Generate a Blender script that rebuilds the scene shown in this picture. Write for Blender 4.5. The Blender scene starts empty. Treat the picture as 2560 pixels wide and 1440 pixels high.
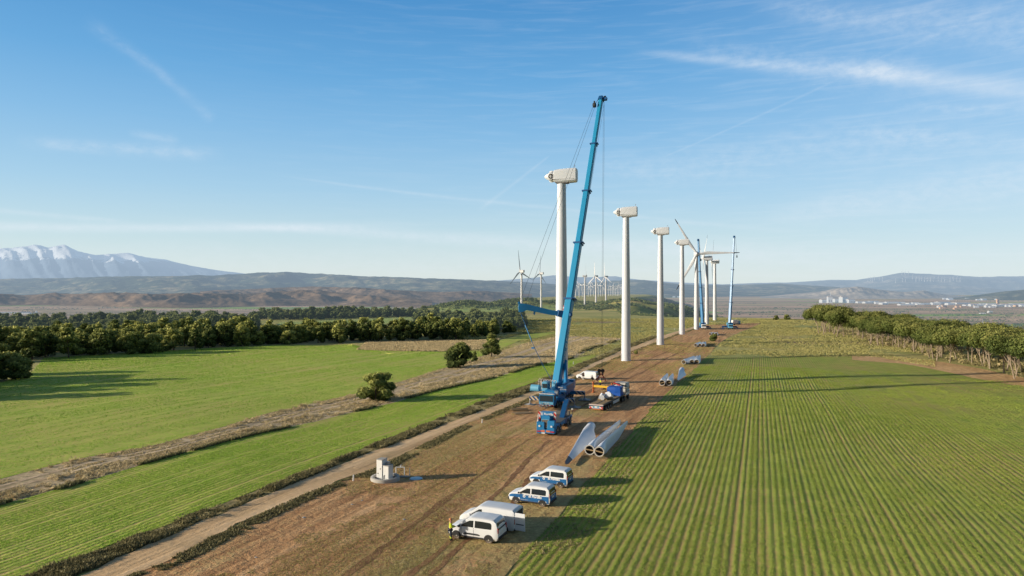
import bpy, math, random
import numpy as np
from mathutils import Vector, Matrix, noise as mnoise
random.seed(7); RNG = np.random.default_rng(11)
SC = bpy.context.scene; COL = SC.collection
PI = math.pi
F = 1706.0; ZC = 22.0; HOR = 718.0; PITCH = math.atan((720 - HOR) / F)

# ------------------------------------------------------------------ terrain height
YK = [-500, 0, 54, 147, 207, 272, 337, 412, 478, 532, 785, 1020, 1154, 2380, 2800, 3270, 4600, 90000]
ZK = [-19.3, -19.5, -20, -21.3, -22.3, -23, -23.5, -25, -25.8, -26, -28.5, -28.5, -28.6, -36, -37, -41, -48, -50]
PLAIN = -100.0
PLATEAU = np.array([(190, -500), (188, 170), (205, 340), (232, 440), (240, 560), (200, 600), (140, 612), (112, 660),
    (110, 760), (160, 900), (215, 1000), (245, 1160), (290, 1600), (400, 2380), (520, 2800), (660, 3270), (900, 4600),
    (560, 4600), (330, 3270), (210, 2800), (90, 2380), (60, 1500), (40, 1200), (-60, 1010), (-110, 850), (-170, 700), (-300, 560),
    (-420, 430), (-640, 330), (-900, 200), (-900, -500)], float)
BUMPS = [(20, 985, 11, 60, 50), (175, 1050, 10, 40, 60), (95, 1190, 6, 45, 30), (-60, 905, 9, 40, 35), (150, 880, 6, 40, 40), (-330, 300, -7, 110, 90)]

def sdf_poly(x, y, P):
    d2 = np.full(x.shape, 1e18); ins = np.zeros(x.shape, bool)
    for (ax, ay), (bx, by) in zip(P, np.roll(P, -1, 0)):
        ex, ey = bx - ax, by - ay
        t = np.clip(((x - ax) * ex + (y - ay) * ey) / (ex * ex + ey * ey), 0, 1)
        d2 = np.minimum(d2, (x - ax - t * ex) ** 2 + (y - ay - t * ey) ** 2)
        c = (ay > y) != (by > y)
        with np.errstate(divide='ignore', invalid='ignore'):
            ins ^= c & (x < (bx - ax) * (y - ay) / ((by - ay) if by != ay else 1e-9) + ax)
    d = np.sqrt(d2)
    return np.where(ins, -d, d)

def g(x, y, full=False):
    x = np.asarray(x, float); y = np.asarray(y, float)
    top = np.interp(y, YK, ZK) + ZC
    near = np.clip(1 - np.hypot(x, y) / 900, 0, 1)
    top = top + near * (0.14 * np.sin(.11 * x + .07 * y) + 0.12 * np.sin(.05 * x - .13 * y + 1))
    for bx, by, a, sx, sy in BUMPS:
        top = top + a * np.exp(-((x - bx) / sx) ** 2 - ((y - by) / sy) ** 2)
    s = sdf_poly(x, y, PLATEAU)
    w = 190 + 60 * np.sin(x * .013 + y * .009)
    t = np.clip(s / w, 0, 1); t = t * t * (3 - 2 * t)
    base = PLAIN + ZC
    z = top * (1 - t) + base * t
    # gullies on the slopes
    gl = np.sin(x * .045 + 1.7 * np.sin(y * .021)) * np.sin(y * .038 + 1.3 * np.sin(x * .017))
    z = z + gl * 7 * np.clip(4 * t * (1 - t), 0, 1)
    if full: return z, t
    return z

CB, SB = math.cos(PITCH), math.sin(PITCH)
def ray(u, v):
    dx = (u - 1280) / F; dz = (720 - v) / F
    return np.array([dx, CB + SB * dz, -SB + CB * dz])
_TS = np.geomspace(15, 9000, 500)
def at(u, v, dz=0.0):
    d = ray(u, v)
    ts = _TS
    for _ in range(3):
        h = ZC + d[2] * ts - g(d[0] * ts, d[1] * ts) - dz
        k = np.where(h < 0)[0]
        if len(k) == 0:
            t = ts[-1]; break
        k = max(k[0], 1)
        a, b = ts[k - 1], ts[k]; t = a + (b - a) * h[k - 1] / (h[k - 1] - h[k])
        ts = np.linspace(a, b, 12)
    x, y = d[0] * t, d[1] * t
    return Vector((x, y, float(g(x, y)) + dz))
def at_depth(u, v, Y):
    d = ray(u, v); t = Y / d[1]
    return Vector((d[0] * t, Y, ZC + d[2] * t))
def onground(x, y, dz=0.0): return Vector((x, y, float(g(x, y)) + dz))

# ------------------------------------------------------------------ materials
def N(nt, typ, inp=None, **props):
    n = nt.nodes.new(typ)
    for k, v in props.items(): setattr(n, k, v)
    for k, v in (inp or {}).items():
        s = n.inputs[k]
        if isinstance(v, bpy.types.NodeSocket): nt.links.new(v, s)
        else: s.default_value = v
    return n
def c4(c): return (c[0], c[1], c[2], 1.0)
def newmat(name):
    m = bpy.data.materials.new(name); m.use_nodes = True; m.node_tree.nodes.clear(); return m, m.node_tree
def MIX(nt, f, a, b, mode='MIX'):
    n = N(nt, 'ShaderNodeMix', data_type='RGBA', blend_type=mode)
    for i, v in ((0, f), (6, a), (7, b)):
        if isinstance(v, bpy.types.NodeSocket): nt.links.new(v, n.inputs[i])
        else: n.inputs[i].default_value = v if i == 0 else c4(v)
    return n.outputs[2]
def MA(nt, op, a, b=0.0, c=0.0):
    n = N(nt, 'ShaderNodeMath', operation=op)
    for i, v in enumerate((a, b, c)):
        if isinstance(v, bpy.types.NodeSocket): nt.links.new(v, n.inputs[i])
        else: n.inputs[i].default_value = v
    return n.outputs[0]
def RAMP(nt, f, stops, interp='LINEAR'):
    n = N(nt, 'ShaderNodeValToRGB', {'Fac': f}); r = n.color_ramp; r.interpolation = interp
    while len(r.elements) < len(stops): r.elements.new(0.5)
    for e, (p, c) in zip(r.elements, stops):
        e.position = p; e.color = c4(c) if not isinstance(c, (int, float)) else (c, c, c, 1)
    return n.outputs[0]
def SS(nt, v, a, b):
    n = N(nt, 'ShaderNodeMapRange', {'Value': v, 'From Min': a, 'From Max': b}, interpolation_type='SMOOTHSTEP'); return n.outputs[0]
def NOISE(nt, vec, scale, detail=4, rough=.55, dist=0):
    return N(nt, 'ShaderNodeTexNoise', {'Vector': vec, 'Scale': scale, 'Detail': detail, 'Roughness': rough, 'Distortion': dist}).outputs[0]
def MAPV(nt, vec, scale=(1, 1, 1), rot=(0, 0, 0), loc=(0, 0, 0)):
    return N(nt, 'ShaderNodeMapping', {'Vector': vec, 'Scale': scale, 'Rotation': rot, 'Location': loc}).outputs[0]
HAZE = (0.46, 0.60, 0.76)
def finish(m, nt, col, rough=.9, bump=None, bstr=.4, bdist=.2, haze=0, spec=.2, metal=0, trans=0, gain=1.0):
    if gain != 1.0 and isinstance(col, bpy.types.NodeSocket): col = N(nt, 'ShaderNodeVectorMath', {0: col, 1: (gain,) * 3}, operation='MULTIPLY').outputs[0]
    p = N(nt, 'ShaderNodeBsdfPrincipled', {'Roughness': rough, 'Specular IOR Level': spec, 'Metallic': metal})
    if isinstance(col, bpy.types.NodeSocket): nt.links.new(col, p.inputs['Base Color'])
    else: p.inputs['Base Color'].default_value = c4(col)
    if bump is not None:
        b = N(nt, 'ShaderNodeBump', {'Height': bump, 'Strength': bstr, 'Distance': bdist}); nt.links.new(b.outputs[0], p.inputs['Normal'])
    sh = p.outputs[0]
    if trans:
        t = N(nt, 'ShaderNodeBsdfTranslucent')
        if isinstance(col, bpy.types.NodeSocket): nt.links.new(col, t.inputs[0])
        else: t.inputs[0].default_value = c4(col)
        sh = N(nt, 'ShaderNodeMixShader', {0: trans, 1: sh, 2: t.outputs[0]}).outputs[0]
    if haze:      # valley haze painted as emission into the surface, by distance from the site
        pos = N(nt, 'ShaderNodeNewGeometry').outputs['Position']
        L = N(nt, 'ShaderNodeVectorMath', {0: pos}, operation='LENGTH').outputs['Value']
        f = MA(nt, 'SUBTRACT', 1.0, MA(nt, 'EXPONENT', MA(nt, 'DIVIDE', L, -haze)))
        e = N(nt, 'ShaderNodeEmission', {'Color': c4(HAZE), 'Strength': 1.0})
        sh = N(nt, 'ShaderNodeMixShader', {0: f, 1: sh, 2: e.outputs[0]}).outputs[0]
    o = N(nt, 'ShaderNodeOutputMaterial'); nt.links.new(sh, o.inputs[0]); return m
def simple(name, col, rough=.5, metal=0, spec=.4, var=.12, scale=3.0, dirt=None, dirt_h=0.6, haze=0, bump=0):
    m, nt = newmat(name)
    tc = N(nt, 'ShaderNodeTexCoord').outputs['Object']
    n = NOISE(nt, tc, scale, 5, .6)
    c = MIX(nt, n, tuple(x * (1 - var) for x in col), tuple(min(1, x * (1 + var)) for x in col))
    if dirt:      # splashed mud low down
        z = N(nt, 'ShaderNodeSeparateXYZ', {0: tc}).outputs[2]
        f = MA(nt, 'MULTIPLY', SS(nt, MA(nt, 'ADD', z, MA(nt, 'MULTIPLY', n, -.5)), dirt_h - .25, dirt_h * -.2 - .25), .75)
        c = MIX(nt, f, c, dirt)
    return finish(m, nt, c, rough, n if bump else None, bump, .02, haze, spec, metal)

MT = {}
def mats():
    S = simple
    MT['tower'] = S('tower_white', (.69, .71, .75), .45, var=.04, scale=.25)
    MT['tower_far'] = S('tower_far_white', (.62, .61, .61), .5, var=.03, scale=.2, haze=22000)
    MT['nacelle'] = S('nacelle_white', (.70, .715, .74), .5, var=.06, scale=.8)
    MT['hub_dark'] = S('hub_dark', (.07, .055, .045), .8)
    MT['hub_grey'] = S('hub_grey', (.20, .19, .18), .6)
    MT['blade'] = S('blade_white', (.84, .85, .87), .4, var=.06, scale=.7)
    MT['blade_tip'] = S('blade_tip_grey', (.05, .06, .08), .5)
    MT['wood'] = S('timber', (.36, .25, .13), .9, var=.3, scale=4)
    MT['blue'] = S('crane_blue', (.018, .20, .45), .38, spec=.5, var=.16, scale=1.2)
    MT['blue_boom'] = S('boom_blue', (.02, .27, .50), .35, spec=.5, var=.10, scale=.5)
    MT['blue_pale'] = S('pale_blue', (.14, .40, .58), .4, var=.12, scale=2)
    MT['blue_dark'] = S('dark_blue', (.012, .085, .23), .45, var=.2)
    MT['tarp'] = S('blue_tarp', (.008, .09, .42), .55, var=.25, scale=2, bump=.6)
    MT['white'] = S('vehicle_white', (.82, .83, .84), .35, spec=.5, var=.05, scale=2, dirt=(.33, .24, .15), dirt_h=.55)
    MT['white_clean'] = S('white_paint', (.80, .79, .76), .45, var=.05)
    MT['white_sheet'] = S('white_sheet', (.62, .60, .54), .8, var=.12, scale=1.5, bump=.5)
    MT['van_blue'] = S('van_blue', (.012, .13, .36), .35, spec=.5, var=.1, dirt=(.30, .22, .14), dirt_h=.6)
    MT['glass'] = S('dark_glass', (.022, .028, .032), .08, spec=.8, var=.1)
    MT['tyre'] = S('tyre_rubber', (.03, .027, .024), .9, dirt=(.28, .2, .13), dirt_h=.45)
    MT['rim'] = S('wheel_rim', (.42, .38, .32), .5)
    MT['dark'] = S('dark_plastic', (.03, .03, .032), .7)
    MT['steel'] = S('galvanised_steel', (.42, .43, .44), .4, metal=.6)
    MT['cable'] = S('wire_rope', (.035, .045, .055), .6)
    MT['red'] = S('red_paint', (.50, .035, .025), .5)
    MT['orange'] = S('orange_paint', (.65, .16, .03), .55)
    MT['yellow'] = S('yellow_paint', (.70, .42, .02), .5)
    MT['pink_rail'] = S('rail_paint', (.62, .52, .50), .5)
    MT['concrete'] = S('concrete', (.50, .47, .42), .9, var=.2, scale=2)
    MT['cabinet'] = S('cabinet_grey_white', (.80, .79, .76), .6, var=.12, scale=1.5)
    MT['hivis'] = S('hivis_yellow', (.62, .72, .03), .7)
    MT['navy'] = S('navy_cloth', (.02, .028, .05), .9)
    MT['black'] = S('black_cloth', (.012, .012, .013), .9)
    MT['skin'] = S('skin', (.45, .25, .17), .6)
    MT['helmet_orange'] = S('helmet_orange', (.75, .28, .10), .4)
    MT['helmet_white'] = S('helmet_white', (.75, .74, .72), .4)
    MT['plate'] = S('deck_plate', (.14, .125, .11), .8, var=.3, scale=2)
    MT['light_red'] = S('tail_light', (.45, .01, .01), .3)
    MT['light_clear'] = S('lamp_lens', (.7, .7, .68), .15)
    MT['green'] = S('pale_green', (.50, .66, .42), .5)
    MT['puddle'] = S('wet_lid', (.16, .20, .25), .2, spec=.7)
    MT['bark'] = S('pine_bark', (.30, .235, .165), .95, var=.35, scale=2.5)
    MT['bark_dark'] = S('dark_bark', (.13, .10, .075), .95, var=.3)
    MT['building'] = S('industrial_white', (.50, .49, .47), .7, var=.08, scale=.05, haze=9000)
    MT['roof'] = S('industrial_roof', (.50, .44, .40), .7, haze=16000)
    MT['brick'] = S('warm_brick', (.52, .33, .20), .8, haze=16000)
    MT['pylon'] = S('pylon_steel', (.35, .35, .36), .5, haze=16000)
    # striped hazard boards
    def stripes(name, a, b, period, rot):
        m, nt = newmat(name); tc = N(nt, 'ShaderNodeTexCoord').outputs['Object']
        v = MAPV(nt, tc, (1, 1, 1), rot)
        x = N(nt, 'ShaderNodeSeparateXYZ', {0: v}).outputs[0]
        f = MA(nt, 'GREATER_THAN', MA(nt, 'FRACT', MA(nt, 'DIVIDE', x, period)), .5)
        return finish(m, nt, MIX(nt, f, a, b), .5)
    MT['chevron'] = stripes('chevron_red_white', (.65, .62, .6), (.5, .03, .02), .5, (0, PI / 4, 0))
    MT['chevron_dark'] = stripes('chevron_blue_orange', (.62, .50, .34), (.02, .06, .16), .55, (0, PI / 4, 0))
    # leaves
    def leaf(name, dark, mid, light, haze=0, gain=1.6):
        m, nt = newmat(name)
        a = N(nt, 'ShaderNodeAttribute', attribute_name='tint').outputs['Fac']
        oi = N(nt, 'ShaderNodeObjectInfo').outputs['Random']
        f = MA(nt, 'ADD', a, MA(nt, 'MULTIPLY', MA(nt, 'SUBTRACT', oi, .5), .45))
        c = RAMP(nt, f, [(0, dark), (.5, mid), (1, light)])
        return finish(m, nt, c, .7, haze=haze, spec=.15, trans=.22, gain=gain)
    MT['leaf'] = leaf('pine_leaf', (.02, .032, .011), (.085, .10, .028), (.26, .25, .075), 0, 2.7)
    MT['leaf_stone'] = leaf('stone_pine_leaf', (.03, .046, .014), (.10, .125, .032), (.24, .235, .07), 0, 1.6)
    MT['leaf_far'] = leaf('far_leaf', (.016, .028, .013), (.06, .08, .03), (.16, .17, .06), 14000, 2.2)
    MT['crop'] = leaf('crop_leaf', (.085, .118, .018), (.17, .215, .032), (.30, .33, .065), 0, 1.6)
    MT['crop_left'] = leaf('crop_left_leaf', (.105, .185, .020), (.185, .285, .034), (.29, .385, .06), 0, 1.95)
    MT['clod'] = leaf('soil_clod', (.09, .048, .022), (.25, .135, .06), (.42, .26, .13), 0, 1.9)
    MT['weed'] = leaf('dry_weed', (.20, .16, .085), (.40, .315, .175), (.60, .49, .30), 0, 1.9)
    MT['weed_dark'] = leaf('dark_weed', (.08, .075, .038), (.22, .19, .09), (.42, .34, .18))
    MT['grass'] = leaf('field_grass', (.12, .115, .035), (.26, .225, .075), (.46, .37, .15))
    MT['grass_long'] = leaf('long_grass', (.20, .19, .065), (.28, .255, .095), (.38, .325, .14))

ROW = math.radians(20.0)
def ground_mats():
    def pos(nt):
        return N(nt, 'ShaderNodeNewGeometry').outputs['Position']
    def rowvec(nt, p, sx, sy): # x across the rows, y along them
        r = MAPV(nt, p, (1, 1, 1), (0, 0, ROW))
        return MAPV(nt, r, (sx, sy, 1))
    # ---- crop fields
    def crop(name, soil, g1, g2, period, contrast, patch, haze=0, swirls=()):
        m, nt = newmat(name); p = pos(nt)
        pd = p
        r = MAPV(nt, p, (1, 1, 1), (0, 0, ROW))
        xs = N(nt, 'ShaderNodeSeparateXYZ', {0: r}).outputs[0]
        wob = MA(nt, 'MULTIPLY', MA(nt, 'SUBTRACT', NOISE(nt, p, .012, 2), .5), 2.5)
        if period > 2: xs = MA(nt, 'ADD', xs, wob)
        for (sx, sy, rad) in swirls:
            d = N(nt, 'ShaderNodeVectorMath', {0: p, 1: (sx, sy, 0)}, operation='DISTANCE').outputs['Value']
            # distance in plan only matters here, height is nearly constant
            xs = N(nt, 'ShaderNodeMix', {0: SS(nt, d, rad, rad * .65), 2: xs, 3: d}, data_type='FLOAT').outputs[0]
        cv = N(nt, 'ShaderNodeCombineXYZ', {0: xs}).outputs[0]
        wide = NOISE(nt, cv, .75, 3, .6)
        fine = MA(nt, 'ADD', MA(nt, 'MULTIPLY', MA(nt, 'SINE', MA(nt, 'MULTIPLY', xs, 2 * PI / period)), .5), .5)
        tram = MA(nt, 'PINGPONG', MA(nt, 'ADD', xs, 1.0), 6.2)
        tramf = SS(nt, MA(nt, 'ABSOLUTE', MA(nt, 'SUBTRACT', tram, 1.0)), .32, .1)
        n1 = NOISE(nt, p, .045, 4, .6); n2 = NOISE(nt, p, 2.2, 5, .7); n3 = NOISE(nt, p, .35, 4)
        cover = MA(nt, 'ADD', MA(nt, 'MULTIPLY', fine, contrast), MA(nt, 'MULTIPLY', MA(nt, 'SUBTRACT', wide, .5), contrast * 1.9))
        cover = MA(nt, 'ADD', cover, MA(nt, 'MULTIPLY', MA(nt, 'SUBTRACT', n2, .5), 1.1))
        cover = MA(nt, 'ADD', cover, MA(nt, 'MULTIPLY', MA(nt, 'SUBTRACT', n1, .5), patch))
        cover = MA(nt, 'SUBTRACT', MA(nt, 'ADD', cover, .38), MA(nt, 'MULTIPLY', tramf, .12))
        gcol = MIX(nt, SS(nt, n3, .35, .65), g1, g2)
        c = MIX(nt, SS(nt, cover, .05, .75), soil, gcol)
        return finish(m, nt, c, .9, cover, .9, .22, haze, .1, gain=2.1)
    MT['field_right'] = crop('crop_field_right', (.25, .17, .07), (.135, .175, .03), (.19, .22, .042), .62, .40, .9, 0, ())
    MT['field_left'] = crop('crop_field_left', (.33, .25, .095), (.185, .275, .034), (.25, .32, .048), .62, .2, .7)
    MT['field_strip'] = crop('crop_field_strip', (.30, .22, .09), (.165, .235, .03), (.235, .28, .045), .62, .30, .6)
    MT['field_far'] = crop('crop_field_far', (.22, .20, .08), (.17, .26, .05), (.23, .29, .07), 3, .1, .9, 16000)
    # ---- dirt track
    m, nt = newmat('dirt_track'); p = pos(nt)
    v = rowvec(nt, p, 1, .03)
    st = NOISE(nt, v, 1.1, 4, .6); n = NOISE(nt, p, 1.5, 6, .7); nb = NOISE(nt, p, .12, 3)
    c = RAMP(nt, MA(nt, 'ADD', MA(nt, 'MULTIPLY', st, .75), MA(nt, 'MULTIPLY', n, .3)), [(.3, (.30, .185, .09)), (.52, (.48, .315, .165)), (.75, (.62, .44, .26))])
    c = MIX(nt, SS(nt, nb, .55, .75), c, (.30, .21, .11))
    MT['track'] = finish(m, nt, c, .95, MA(nt, 'ADD', st, MA(nt, 'MULTIPLY', n, .5)), .8, .18, gain=1.8)
    # ---- bare brown working strip
    m, nt = newmat('bare_soil'); p = pos(nt)
    v = rowvec(nt, p, 1, .045); v2 = rowvec(nt, p, .8, .14)
    st = NOISE(nt, v, 1.0, 5, .65, .4); n = NOISE(nt, p, 2.6, 6, .75); nb = NOISE(nt, v2, .11, 5, .6, .6); clod = NOISE(nt, p, 1.0, 5, .7)
    soil = RAMP(nt, MA(nt, 'ADD', MA(nt, 'MULTIPLY', st, .65), MA(nt, 'MULTIPLY', n, .4)), [(.32, (.12, .058, .025)), (.46, (.265, .138, .062)), (.55, (.355, .20, .092)), (.72, (.52, .33, .17))])
    gr = RAMP(nt, n, [(.3, (.13, .105, .04)), (.55, (.27, .22, .085)), (.75, (.40, .33, .15))])
    f = MA(nt, 'ADD', nb, MA(nt, 'MULTIPLY', MA(nt, 'SUBTRACT', n, .5), .5))
    c = MIX(nt, MA(nt, 'MULTIPLY', SS(nt, f, .50, .66), .8), soil, gr)
    MT['soil'] = finish(m, nt, c, .95, MA(nt, 'ADD', MA(nt, 'ADD', clod, MA(nt, 'MULTIPLY', n, .35)), MA(nt, 'MULTIPLY', st, .4)), 1.0, .36, gain=2.0)
    # ---- dry scrub
    def dry(name, a, b, c_, scale=1.2, haze=0):
        m, nt = newmat(name); p = pos(nt)
        v = rowvec(nt, p, 1, .3)
        n = NOISE(nt, p, scale, 7, .75); nb = NOISE(nt, v, .13, 5, .6)
        c = RAMP(nt, MA(nt, 'ADD', MA(nt, 'MULTIPLY', n, .7), MA(nt, 'MULTIPLY', nb, .35)), [(.35, a), (.52, b), (.70, c_)])
        return finish(m, nt, c, .95, n, 1.0, .4, haze, gain=1.9)
    MT['scrub'] = dry('dry_scrub', (.15, .115, .065), (.34, .26, .155), (.52, .42, .27))
    MT['brown_scrub'] = dry('brown_scrub', (.15, .105, .07), (.27, .195, .125), (.37, .28, .18))
    MT['orange_soil'] = dry('orange_soil', (.22, .13, .06), (.38, .235, .11), (.52, .36, .19), .8)
    MT['rut'] = dry('wheel_rut', (.20, .14, .085), (.40, .30, .19), (.58, .46, .31), .8)
    MT['soil_rut'] = dry('soil_rut', (.085, .045, .022), (.19, .10, .048), (.34, .20, .10), 1.6)
    MT['grass_edge'] = dry('verge_grass', (.10, .085, .04), (.24, .19, .085), (.38, .31, .15))
    # ---- open terrain: plateau grassland, slopes, plain
    m, nt = newmat('terrain'); p = pos(nt)
    pl = N(nt, 'ShaderNodeAttribute', attribute_name='plain').outputs['Fac']
    n = NOISE(nt, p, .7, 7, .7); nb = NOISE(nt, MAPV(nt, p, (.5, 1, 1)), .035, 5, .62, .5); nc = NOISE(nt, p, .011, 4, .6)
    gr = RAMP(nt, MA(nt, 'ADD', MA(nt, 'MULTIPLY', nb, .75), MA(nt, 'MULTIPLY', n, .3)), [(.34, (.12, .135, .04)), (.48, (.23, .23, .065)), (.56, (.33, .285, .095)), (.72, (.44, .35, .15))])
    gr = MIX(nt, SS(nt, nc, .55, .68), gr, MIX(nt, n, (.16, .11, .06), (.33, .23, .13)))
    sl = MIX(nt, SS(nt, NOISE(nt, p, .05, 6, .7), .40, .56), (.05, .06, .03), (.27, .19, .115))
    vor = N(nt, 'ShaderNodeTexVoronoi', {'Vector': MAPV(nt, p, (.0016, .0048, 1), (0, 0, .3)), 'Scale': 1.0, 'Randomness': .9}).outputs['Color']
    vr = N(nt, 'ShaderNodeSeparateColor', {0: vor}).outputs[0]
    pc = RAMP(nt, vr, [(0, (.34, .25, .17)), (.3, (.42, .29, .20)), (.5, (.30, .235, .15)), (.66, (.46, .32, .22)), (.78, (.36, .29, .17)), (.85, (.20, .29, .08)), (1, (.50, .38, .25))], 'CONSTANT')
    sp = NOISE(nt, MAPV(nt, p, (.35, 1, 1)), .03, 6, .75)
    pc = MIX(nt, MA(nt, 'MULTIPLY', SS(nt, sp, .56, .64), .75), pc, (.06, .065, .04))
    pc = MIX(nt, MA(nt, 'MULTIPLY', SS(nt, NOISE(nt, MAPV(nt, p, (.12, 1, 1)), .006, 5, .65), .5, .66), .6), pc, (.14, .105, .085))
    c = MIX(nt, SS(nt, pl, .04, .25), gr, sl)
    c = MIX(nt, SS(nt, pl, .75, 1.0), c, pc)
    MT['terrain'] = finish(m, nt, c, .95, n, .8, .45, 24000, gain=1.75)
    # ---- hills
    def hill(name, a, b, c_, dark, scale, hz, snow=None, gain=1.6):
        m, nt = newmat(name); p = pos(nt)
        n = NOISE(nt, MAPV(nt, p, (1, 1, 2.5)), scale, 8, .68); n2 = NOISE(nt, p, scale * 4, 6, .7)
        c = RAMP(nt, MA(nt, 'ADD', MA(nt, 'MULTIPLY', n, .7), MA(nt, 'MULTIPLY', n2, .3)), [(.36, a), (.5, b), (.64, c_)])
        if snow:
            z = N(nt, 'ShaderNodeSeparateXYZ', {0: p}).outputs[2]
            zz = MA(nt, 'ADD', z, MA(nt, 'MULTIPLY', MA(nt, 'SUBTRACT', MA(nt, 'ADD', MA(nt, 'MULTIPLY', n2, .5), MA(nt, 'MULTIPLY', n, .5)), .5), 1500))
            c = MIX(nt, SS(nt, zz, snow, snow + 60), c, (1.0, 1.0, 1.0))
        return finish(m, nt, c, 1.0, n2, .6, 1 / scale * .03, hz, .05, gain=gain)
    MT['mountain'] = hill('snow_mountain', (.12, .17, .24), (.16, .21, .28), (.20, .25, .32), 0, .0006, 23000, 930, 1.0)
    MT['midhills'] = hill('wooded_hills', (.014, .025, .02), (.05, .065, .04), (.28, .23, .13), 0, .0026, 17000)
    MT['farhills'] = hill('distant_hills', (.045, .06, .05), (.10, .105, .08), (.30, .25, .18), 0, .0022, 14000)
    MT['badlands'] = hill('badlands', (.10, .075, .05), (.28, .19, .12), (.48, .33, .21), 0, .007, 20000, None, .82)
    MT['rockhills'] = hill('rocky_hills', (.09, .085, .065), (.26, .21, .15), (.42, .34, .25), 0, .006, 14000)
# ------------------------------------------------------------------ mesh builder
class MB:
    def __init__(s): s.v = []; s.f = []; s.m = []
    def add(s, vs, fs, mi=0):
        o = len(s.v); s.v += [tuple(p) for p in vs]; s.f += [tuple(i + o for i in f) for f in fs]; s.m += [mi] * len(fs); return s
    def box(s, c, size, R=None, mi=0, top=(1, 1), bev=0):
        hx, hy, hz = size[0] / 2, size[1] / 2, size[2] / 2; c = Vector(c); tx, ty = top
        if bev:
            b = min(bev, hx * .49, hy * .49, hz * .49)
            rings = []
            for z, k, i in ((-hz, 0, b), (-hz + b, 0, 0), (hz - b, 1, 0), (hz, 1, b)):
                X = hx * (tx if k else 1); Y = hy * (ty if k else 1); q = b if i == 0 else b
                x0, y0 = X - i, Y - i
                rings.append([(x0 - b, -y0, z), (x0, -y0 + b, z), (x0, y0 - b, z), (x0 - b, y0, z), (-x0 + b, y0, z), (-x0, y0 - b, z), (-x0, -y0 + b, z), (-x0 + b, -y0, z)])
            return s.loft([[c + (R @ Vector(p) if R else Vector(p)) for p in r] for r in rings], mi)
        P = [(-hx, -hy, -hz), (hx, -hy, -hz), (hx, hy, -hz), (-hx, hy, -hz), (-hx * tx, -hy * ty, hz), (hx * tx, -hy * ty, hz), (hx * tx, hy * ty, hz), (-hx * tx, hy * ty, hz)]
        P = [c + (R @ Vector(p) if R else Vector(p)) for p in P]
        return s.add(P, [(0, 3, 2, 1), (4, 5, 6, 7), (0, 1, 5, 4), (1, 2, 6, 5), (2, 3, 7, 6), (3, 0, 4, 7)], mi)
    def loft(s, rings, mi=0, caps=True, closed=True):
        n = len(rings[0]); vs = [p for r in rings for p in r]; fs = []
        for i in range(len(rings) - 1):
            for j in range(n if closed else n - 1):
                k = (j + 1) % n; fs.append((i * n + j, i * n + k, (i + 1) * n + k, (i + 1) * n + j))
        if caps: fs.append(tuple(range(n - 1, -1, -1))); fs.append(tuple(range((len(rings) - 1) * n, len(rings) * n)))
        return s.add(vs, fs, mi)
    def tube(s, p0, p1, r0, r1=None, n=10, mi=0, caps=True, sq=False):
        p0 = Vector(p0); p1 = Vector(p1); r1 = r0 if r1 is None else r1
        d = (p1 - p0).normalized(); a = d.orthogonal().normalized() if abs(d.z) > .99 else d.cross(Vector((0, 0, 1))).normalized(); b = d.cross(a)
        an = [2 * PI * (i + .5) / n for i in range(n)]
        return s.loft([[p + a * (math.cos(t) * r) + b * (math.sin(t) * r) for t in an] for p, r in ((p0, r0), (p1, r1))], mi, caps)
    def path(s, pts, radii, n=6, mi=0):
        pts = [Vector(p) for p in pts]; rings = []
        for i, p in enumerate(pts):
            d = (pts[min(i + 1, len(pts) - 1)] - pts[max(i - 1, 0)]).normalized()
            a = d.cross(Vector((.31, .95, .05))).normalized(); b = d.cross(a); r = radii[i] if hasattr(radii, '__len__') else radii
            rings.append([p + a * (math.cos(2 * PI * j / n) * r) + b * (math.sin(2 * PI * j / n) * r) for j in range(n)])
        return s.loft(rings, mi)
    def lathe(s, prof, n=20, M=None, mi=0, caps=True):
        M = M or Matrix.Identity(4)
        return s.loft([[M @ Vector((r * math.cos(2 * PI * j / n), r * math.sin(2 * PI * j / n), z)) for j in range(n)] for r, z in prof], mi, caps)
    def quad(s, a, b, c, d, mi=0): return s.add([a, b, c, d], [(0, 1, 2, 3)], mi)
    def build(s, name, mats, parent=None, ang=40, smooth=True):
        me = bpy.data.meshes.new(name); me.from_pydata(s.v, [], s.f)
        mats = mats if isinstance(mats, (list, tuple)) else [mats]
        for m in mats: me.materials.append(MT[m] if isinstance(m, str) else m)
        if len(mats) > 1: me.polygons.foreach_set('material_index', s.m)
        if smooth:
            me.polygons.foreach_set('use_smooth', [True] * len(s.f)); me.set_sharp_from_angle(angle=math.radians(ang))
        me.update()
        o = bpy.data.objects.new(name, me); COL.objects.link(o); o.parent = parent
        return o
def tag(o, label=None, cat=None, group=None, kind=None):
    if label: o['label'] = label
    if cat: o['category'] = cat
    if group: o['group'] = group
    if kind: o['kind'] = kind
    return o
def thing(name, label, cat, loc, rz=0, group=None):
    o = bpy.data.objects.new(name, None); COL.objects.link(o); o.location = loc; o.rotation_euler = (0, 0, rz); o.empty_display_size = .3
    return tag(o, label, cat, group)
def copytree(root, loc, rz=0, label=None, group=None, scale=None):
    r = root.copy(); COL.objects.link(r); r.location = loc; r.rotation_euler = (0, 0, rz)
    if scale: r.scale = scale if hasattr(scale, '__len__') else (scale,) * 3
    if label: r['label'] = label
    if group: r['group'] = group
    for ch in list(root.children):
        c = ch.copy(); COL.objects.link(c); c.parent = r
        for gg in list(ch.children):
            d = gg.copy(); COL.objects.link(d); d.parent = c
    return r
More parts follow.
